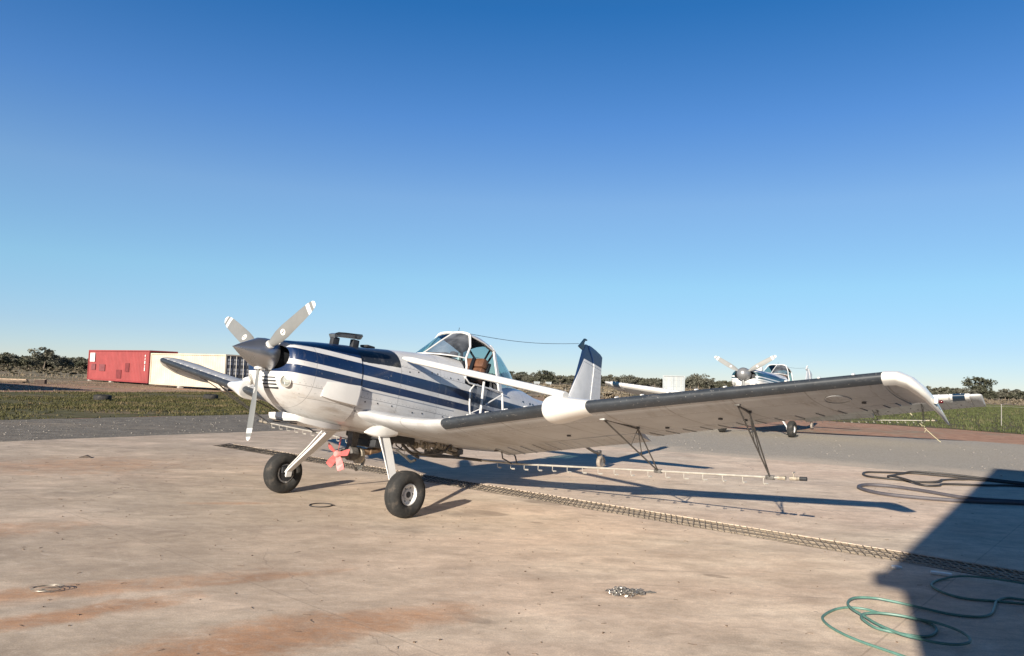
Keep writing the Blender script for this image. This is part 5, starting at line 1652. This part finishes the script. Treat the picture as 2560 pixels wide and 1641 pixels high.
# ------------------------------------------------------------------ small things on the ground
def ringthing(name, label, cat, mat, pts, r, closed=False, n=8, tubes=8, lift=None):
    m_ = MB()
    p = catmull([(q[0], q[1], (q[2] if len(q) > 2 else 0) + r) for q in pts], n)
    m_.tube(p, r, tubes)
    o = m_.build(name, mat)
    tag(o, label, cat)
    return o
GRN = plain("green_hose_rubber", (.085, .185, .155), .5, 0, .2, 9)
GRYH = plain("grey_hose_rubber", (.075, .07, .08), .6, 0, .15, 5)
BLKH = plain("black_hose_rubber", (.028, .026, .025), .6, 0, .2, 5)
gh = [(2.35, 4.57), (2.21, 4.81), (2.15, 5.02), (2.16, 5.21), (2.23, 5.33), (2.36, 5.46), (2.47, 5.51), (2.58, 5.48), (2.65, 5.39), (2.78, 5.34), (2.85, 5.28), (2.88, 5.18), (2.85, 5.07), (2.76, 4.96), (2.66, 4.92), (2.54, 4.96), (2.44, 5.03), (2.42, 5.14), (2.43, 5.23), (2.49, 5.31), (2.6, 5.34), (2.72, 5.3), (2.82, 5.22), (2.91, 5.14), (2.96, 4.98), (2.92, 4.82), (2.81, 4.74), (2.69, 4.75), (2.58, 4.84), (2.52, 4.92), (2.47, 5.09), (2.46, 5.26), (2.45, 5.42), (2.49, 5.57), (2.6, 5.7), (2.75, 5.73), (2.87, 5.67), (3.0, 5.56), (3.15, 5.43), (3.31, 5.39), (3.45, 5.46), (3.6, 5.65), (3.73, 5.82), (3.87, 5.91), (3.97, 5.87), (4.4, 5.7), (5.0, 5.4)]
gh = [(x, y, .018 * min(1, max(0, (i - 14) / 4)) * (1 if i < 34 else max(0, (38 - i) / 4))) for i, (x, y) in enumerate(gh)]
gh = [(2.62, 4.1, 0)] + gh
ringthing("garden_hose", "green hose looping over itself at the edge of the hangar's shadow", "hose", GRN, gh, .009)
ringthing("garden_hose", "green hose loop lying wholly in the shadow beside the drain", "hose", GRN, [(4.9, 5.5), (3.89, 5.76), (3.69, 5.81), (3.51, 5.85), (3.43, 5.98), (3.44, 6.18), (3.52, 6.31), (3.65, 6.42), (3.82, 6.46, .02), (4.0, 6.40, .03), (4.24, 6.24, .03), (4.9, 5.85)], .009)
ringthing("suction_hose", "thick grey hose folded back in a long narrow loop", "hose", GRYH, [(9.5, 10.5), (7.39, 10.91), (6.83, 10.93), (6.4, 10.98), (5.92, 11.17), (5.63, 11.41), (5.53, 11.74), (5.57, 12.09), (5.73, 12.34), (5.95, 12.44), (6.26, 12.29), (6.53, 11.84), (6.73, 11.34), (7.06, 11.14), (7.49, 11.07), (9.6, 10.7)], .027)
ringthing("delivery_hose", "black hose in a long loop at the gravel edge, its end knobbed", "hose", BLKH, [(10.5, 12.4), (9.02, 13.32), (8.52, 13.87), (8.13, 14.21), (7.69, 14.5), (7.06, 14.45), (6.79, 14.41), (6.57, 14.09), (6.49, 13.73), (6.67, 13.5), (6.82, 13.38), (6.98, 13.17), (7.24, 13.13), (7.42, 13.14, .02), (7.55, 13.27, .03), (7.77, 13.57), (8.14, 13.72), (8.7, 13.68), (10.4, 12.6)], .019)
ringthing("delivery_hose", "shorter black hose curled inside the long black loop", "hose", BLKH, [(10.4, 12.2), (8.86, 13.02), (8.12, 12.98), (7.43, 12.95), (7.2, 12.72), (6.92, 12.67), (6.88, 13.09, .03), (6.85, 13.4, .04), (6.84, 13.62, .03), (6.95, 13.9), (7.4, 14.32), (7.75, 14.5, .03), (8.3, 14.22, .03), (9.2, 13.5), (10.6, 12.6)], .019)
q = MB(); q.lathe([(0, .0), (0, .042), (.014, .044), (.018, .036), (.024, .0)], 20, axis='z'); o = q.build("plastic_disc", WHITE); o.location = (3.47, 6.80, .001); tag(o, "round white lid lying just inside the shadow tip", "lid")
q = MB(); q.box((0, 0, .012), (.16, .06, .024), bev=.01); o = q.build("plastic_offcut", WHITE); o.location = (3.75, 6.60, .001); o.rotation_euler = (0, 0, -.5); tag(o, "white plastic offcut lying against the drain in the shadow", "offcut")
q = MB(); q.lathe([(0, .0), (0, .05), (.05, .05), (.06, .03), (.06, .0)], 16, axis='z'); o = q.build("hose_coupling", GREYP); o.location = (7.55, 10.86, .0); tag(o, "pale grey coupling on the thick grey hose in the shadow", "coupling")
# chain pile
def chain_pile():
    o = empty("chain_pile", (.91, 5.71, 0)); o.scale = (.9, .9, .8)
    tag(o, "small heap of shiny steel chain on the bare concrete", "chain")
    me = None
    lk = MB(); lk.tube([(.016 * math.cos(a * math.pi / 6) + (.007 if abs(a - 6) > 3 else -.007), .0095 * math.sin(a * math.pi / 6), 0) for a in range(13)], .0033, 6)
    l0 = lk.build("chain_link", plain("bright_chain", (.42, .40, .37), .35, .85, .2, 30), o)
    r = random.Random(9)
    pts = []
    for i in range(150):
        u = r.random()
        if u < .68: x, y, hz = r.gauss(-.03, .045), r.gauss(0, .04), .045
        else: x, y, hz = r.gauss(.08, .035), r.gauss(.0, .028), .028
        z = hz * max(.08, 1 - (abs(x + (.03 if u < .68 else -.08)) / .12) ** 1.5 - (abs(y) / .12) ** 1.5) * r.uniform(.3, 1.15)
        pts.append((x, y, max(.006, z), r.uniform(-.8, .8), r.uniform(-.8, .8), r.uniform(0, 6.28)))
    for i in range(16):
        pts.append((.10 + i * .0085, .025 + .004 * math.sin(i), .005, 1.57 * (i % 2), 0, .1))
    for i, (x, y, z, a, b, c) in enumerate(pts):
        k = l0 if i == 0 else copy_part(l0, o)
        k.location = (x, y, z); k.rotation_euler = (a, b, c)
chain_pile()
# wire coil with ties, ring, leaf litter
q = MB()
for i in range(5):
    q.tube([(.085 * (1 + .06 * i) * math.cos(a * .35 + i), .055 * (1 + .05 * i) * math.sin(a * .35 + i), .008 + .018 * abs(math.sin(a * .17 + i * 1.1)) + .003 * i) for a in range(19)], .0015, 5)
o = q.build("wire_coil", plain("pale_wire", (.22, .20, .17), .4, .3, .15, 20)); o.location = (-3.11, 5.27, 0); o.rotation_euler = (0, 0, .3); tag(o, "loose coil of pale wire on the dusty concrete at lower left", "wire")
ringthing("rubber_ring", "thin dark rubber ring lying flat in front of the main wheels", "ring", BLKH, [(-2.16 + .13 * math.cos(a * .5236) , 8.95 + .13 * math.sin(a * .5236)) for a in range(13)] + [(-2.0, 8.97)], .0065, n=4, tubes=6)
q = MB(); q.loft([[(-.1, -.03, 0), (-.1, .03, 0), (-.09, .02, .012), (-.09, -.02, .012)], [(0, -.05, .0), (.02, .06, 0), (.01, .04, .045), (0, -.02, .04)], [(.12, -.03, 0), (.11, .03, 0), (.1, .02, .01), (.1, -.02, .012)]])
o = q.build("bark_scrap", plain("dark_scrap", (.06, .045, .035), .8, 0, .4, 20)); o.location = (-7.02, 12.71, 0); tag(o, "dark scrap of bark on the concrete near the left edge", "scrap")
# old tyres
def tyre(loc, label, rz=0):
    q = MB(); q.lathe([(-.10, .2), (-.12, .28), (-.10, .34), (-.06, .36), (.06, .36), (.10, .34), (.12, .28), (.10, .2)], 28, axis='z', cap=False)
    o = q.build("old_tyre", BLACKRUB); o.location = loc; o.rotation_euler = (.03, .02, rz)
    tag(o, label, "tyre")
tyre((-17.83, 33.3, .11), "old black tyre lying on the grass nearer the left edge")
tyre((-15.1, 38.4, .11), "old black tyre lying on the grass below the cream container", .4)
def crate():
    o = empty("wooden_crate", (-34.2, 55.3, -.03), .25)
    tag(o, "dark low crate standing on red dirt before the left wood", "crate")
    wd = plain("dark_crate_wood", (.07, .05, .04), .85, 0, .35, 6)
    for i in range(2):
        for y in (-.24, .24):
            q = MB(); q.box((0, y, .09 + i * .15), (.66, .03, .13)); q.build("plank", wd, o, smooth=False)
    for x in (-.31, .31):
        q = MB(); q.box((x, 0, .17), (.04, .44, .32)); q.build("end_panel", wd, o, smooth=False)
    q = MB(); q.box((.02, 0, .35), (.76, .56, .03)); q.build("lid", plain("pale_board", (.26, .21, .16), .85, 0, .2, 6), o, smooth=False)
crate()
def lumber():
    o = empty("lumber_stack", (-37.8, 56.5, -.03), -.1)
    tag(o, "low stack of weathered boards on red dirt at the left edge", "lumber")
    for i in range(5):
        q = MB(); q.box((rt.uniform(-.2, .2), rt.uniform(-.1, .1) + (i % 2) * .25, .08 + (i // 2) * .09), (3.4 + rt.uniform(-.5, .6), .24, .07), Matrix.Rotation(rt.uniform(-.12, .12), 3, 'Z'))
        q.build("board", plain("board_%d" % i, [(.10, .07, .05), (.36, .27, .19), (.16, .12, .09)][i % 3], .85, 0, .3, 5), o, smooth=False)
lumber()
# tie-down rope of the rear airplane
ropem = plain("yellow_rope", (.45, .41, .27), .8, 0, .25, 40)
a_, b_ = Vector((12.7, 24.5, 1.12)), Vector((13.73, 24.16, 0))
q = MB()
for ph in (0, 2.1, 4.2):
    q.tube([a_.lerp(b_, i / 40) + Vector((.012 * math.cos(i * 1.1 + ph), .012 * math.sin(i * 1.1 + ph), -.05 * math.sin(math.pi * i / 40))) for i in range(41)], .005, 5)
for i in (8, 15, 22):
    p_ = a_.lerp(b_, i / 40)
    q.tube([p_, p_ + Vector((.08, 0, -.1)), p_ + Vector((.05, .02, -.22))], .007, 5)
o = q.build("tie_down_rope", ropem); tag(o, "knotted yellow tie-down rope from the rear airplane's wing to the ground", "rope")
# fence on the right
def fence():
    o = empty("wire_fence", (25.35, 39.1, 0))
    tag(o, "low wire fence with thin pale posts across the right paddock", "fence")
    pm = plain("pale_post", (.26, .25, .23), .7, .2, .15, 9)
    pts = []
    for i in range(-5, 8):
        x, y = i * 7.4, i * -1.4 + .15 * i * i * .2
        q = MB(); q.tube([(x, y, -.1), (x + rt.uniform(-.04, .04), y, 1.1)], .02, 6); q.build("post", pm, o)
        pts.append((x, y))
    for z in (.98,):
        q = MB()
        path = []
        for i in range(len(pts) - 1):
            for k in range(6):
                u = k / 6
                path.append((pts[i][0] + (pts[i + 1][0] - pts[i][0]) * u, pts[i][1] + (pts[i + 1][1] - pts[i][1]) * u, z - .05 * math.sin(math.pi * u)))
        q.tube(path, .006, 4); q.build("wire", pm, o)
fence()
# white cattle troughs far behind the tail
for x, lab in ((px_dir(1342) * 205, "distant white water trough left of the tail fin"), (px_dir(1371) * 205, "distant white water trough just left of the tail fin, right of the other")):
    o = empty("water_trough", (x, 205, 0), .05); tag(o, lab, "trough")
    q = MB()
    q.loft([[(-.75, -.3, .35), (-.85, -.4, .95), (.85, -.4, .95), (.75, -.3, .35)], [(-.75, .3, .35), (-.85, .4, .95), (.85, .4, .95), (.75, .3, .35)]]); q.build("basin", WCON, o, smooth=False)
    for xx in (-.5, .5):
        q = MB(); q.box((xx, 0, .17), (.12, .5, .36)); q.build("leg", GREYP, o, smooth=False)
# twigs and stones scattered over the slab
r = random.Random(77)
q = MB()
for i in range(420):
    y = r.uniform(3.6, 13); x = r.uniform(-.75, .62) * y
    s_ = r.uniform(.003, .009)
    if r.random() < .35:
        a = r.uniform(0, 6.28); l_ = r.uniform(.02, .07)
        q.tube([(x, y, .003), (x + l_ * .5 * math.cos(a), y + l_ * .5 * math.sin(a), .005), (x + l_ * math.cos(a + .4), y + l_ * math.sin(a + .4), .003)], .0018, 3)
    else:
        q.box((x, y, s_ * .4), (s_ * 1.6, s_, s_ * .9), Matrix.Rotation(r.uniform(0, 3), 3, 'Z'))
o = q.build("litter", plain("litter", (.12, .085, .06), .9, 0, .4, 30), smooth=False); tag(o, "scattered twigs and small stones on the concrete", "litter", None, "stuff")
# loose stones on the gravel strip
q = MB()
for i in range(420):
    u = r.random()
    if u < .5:
        t = r.random(); w_ = r.random()
        x = -9.85 + (CORNER.x + 9.85) * t - 4 * w_; y = 14.7 + (CORNER.y - 14.7) * t + 4.5 * w_
    else:
        t = r.random(); w_ = r.random()
        x = CORNER.x + (12 - CORNER.x) * t + 3.4 * w_; y = CORNER.y + (12.8 - CORNER.y) * t + 9 * w_
    s_ = r.uniform(.008, .024)
    q.box((x, y, s_ * .3 - .012), (s_ * 1.4, s_, s_ * .8), Matrix.Rotation(r.uniform(0, 3), 3, 'Z'))
o = q.build("gravel", plain("loose_gravel", (.24, .22, .195), .9, 0, .35, 30), smooth=False); tag(o, "loose pale stones on the gravel strip", "gravel", None, "stuff")
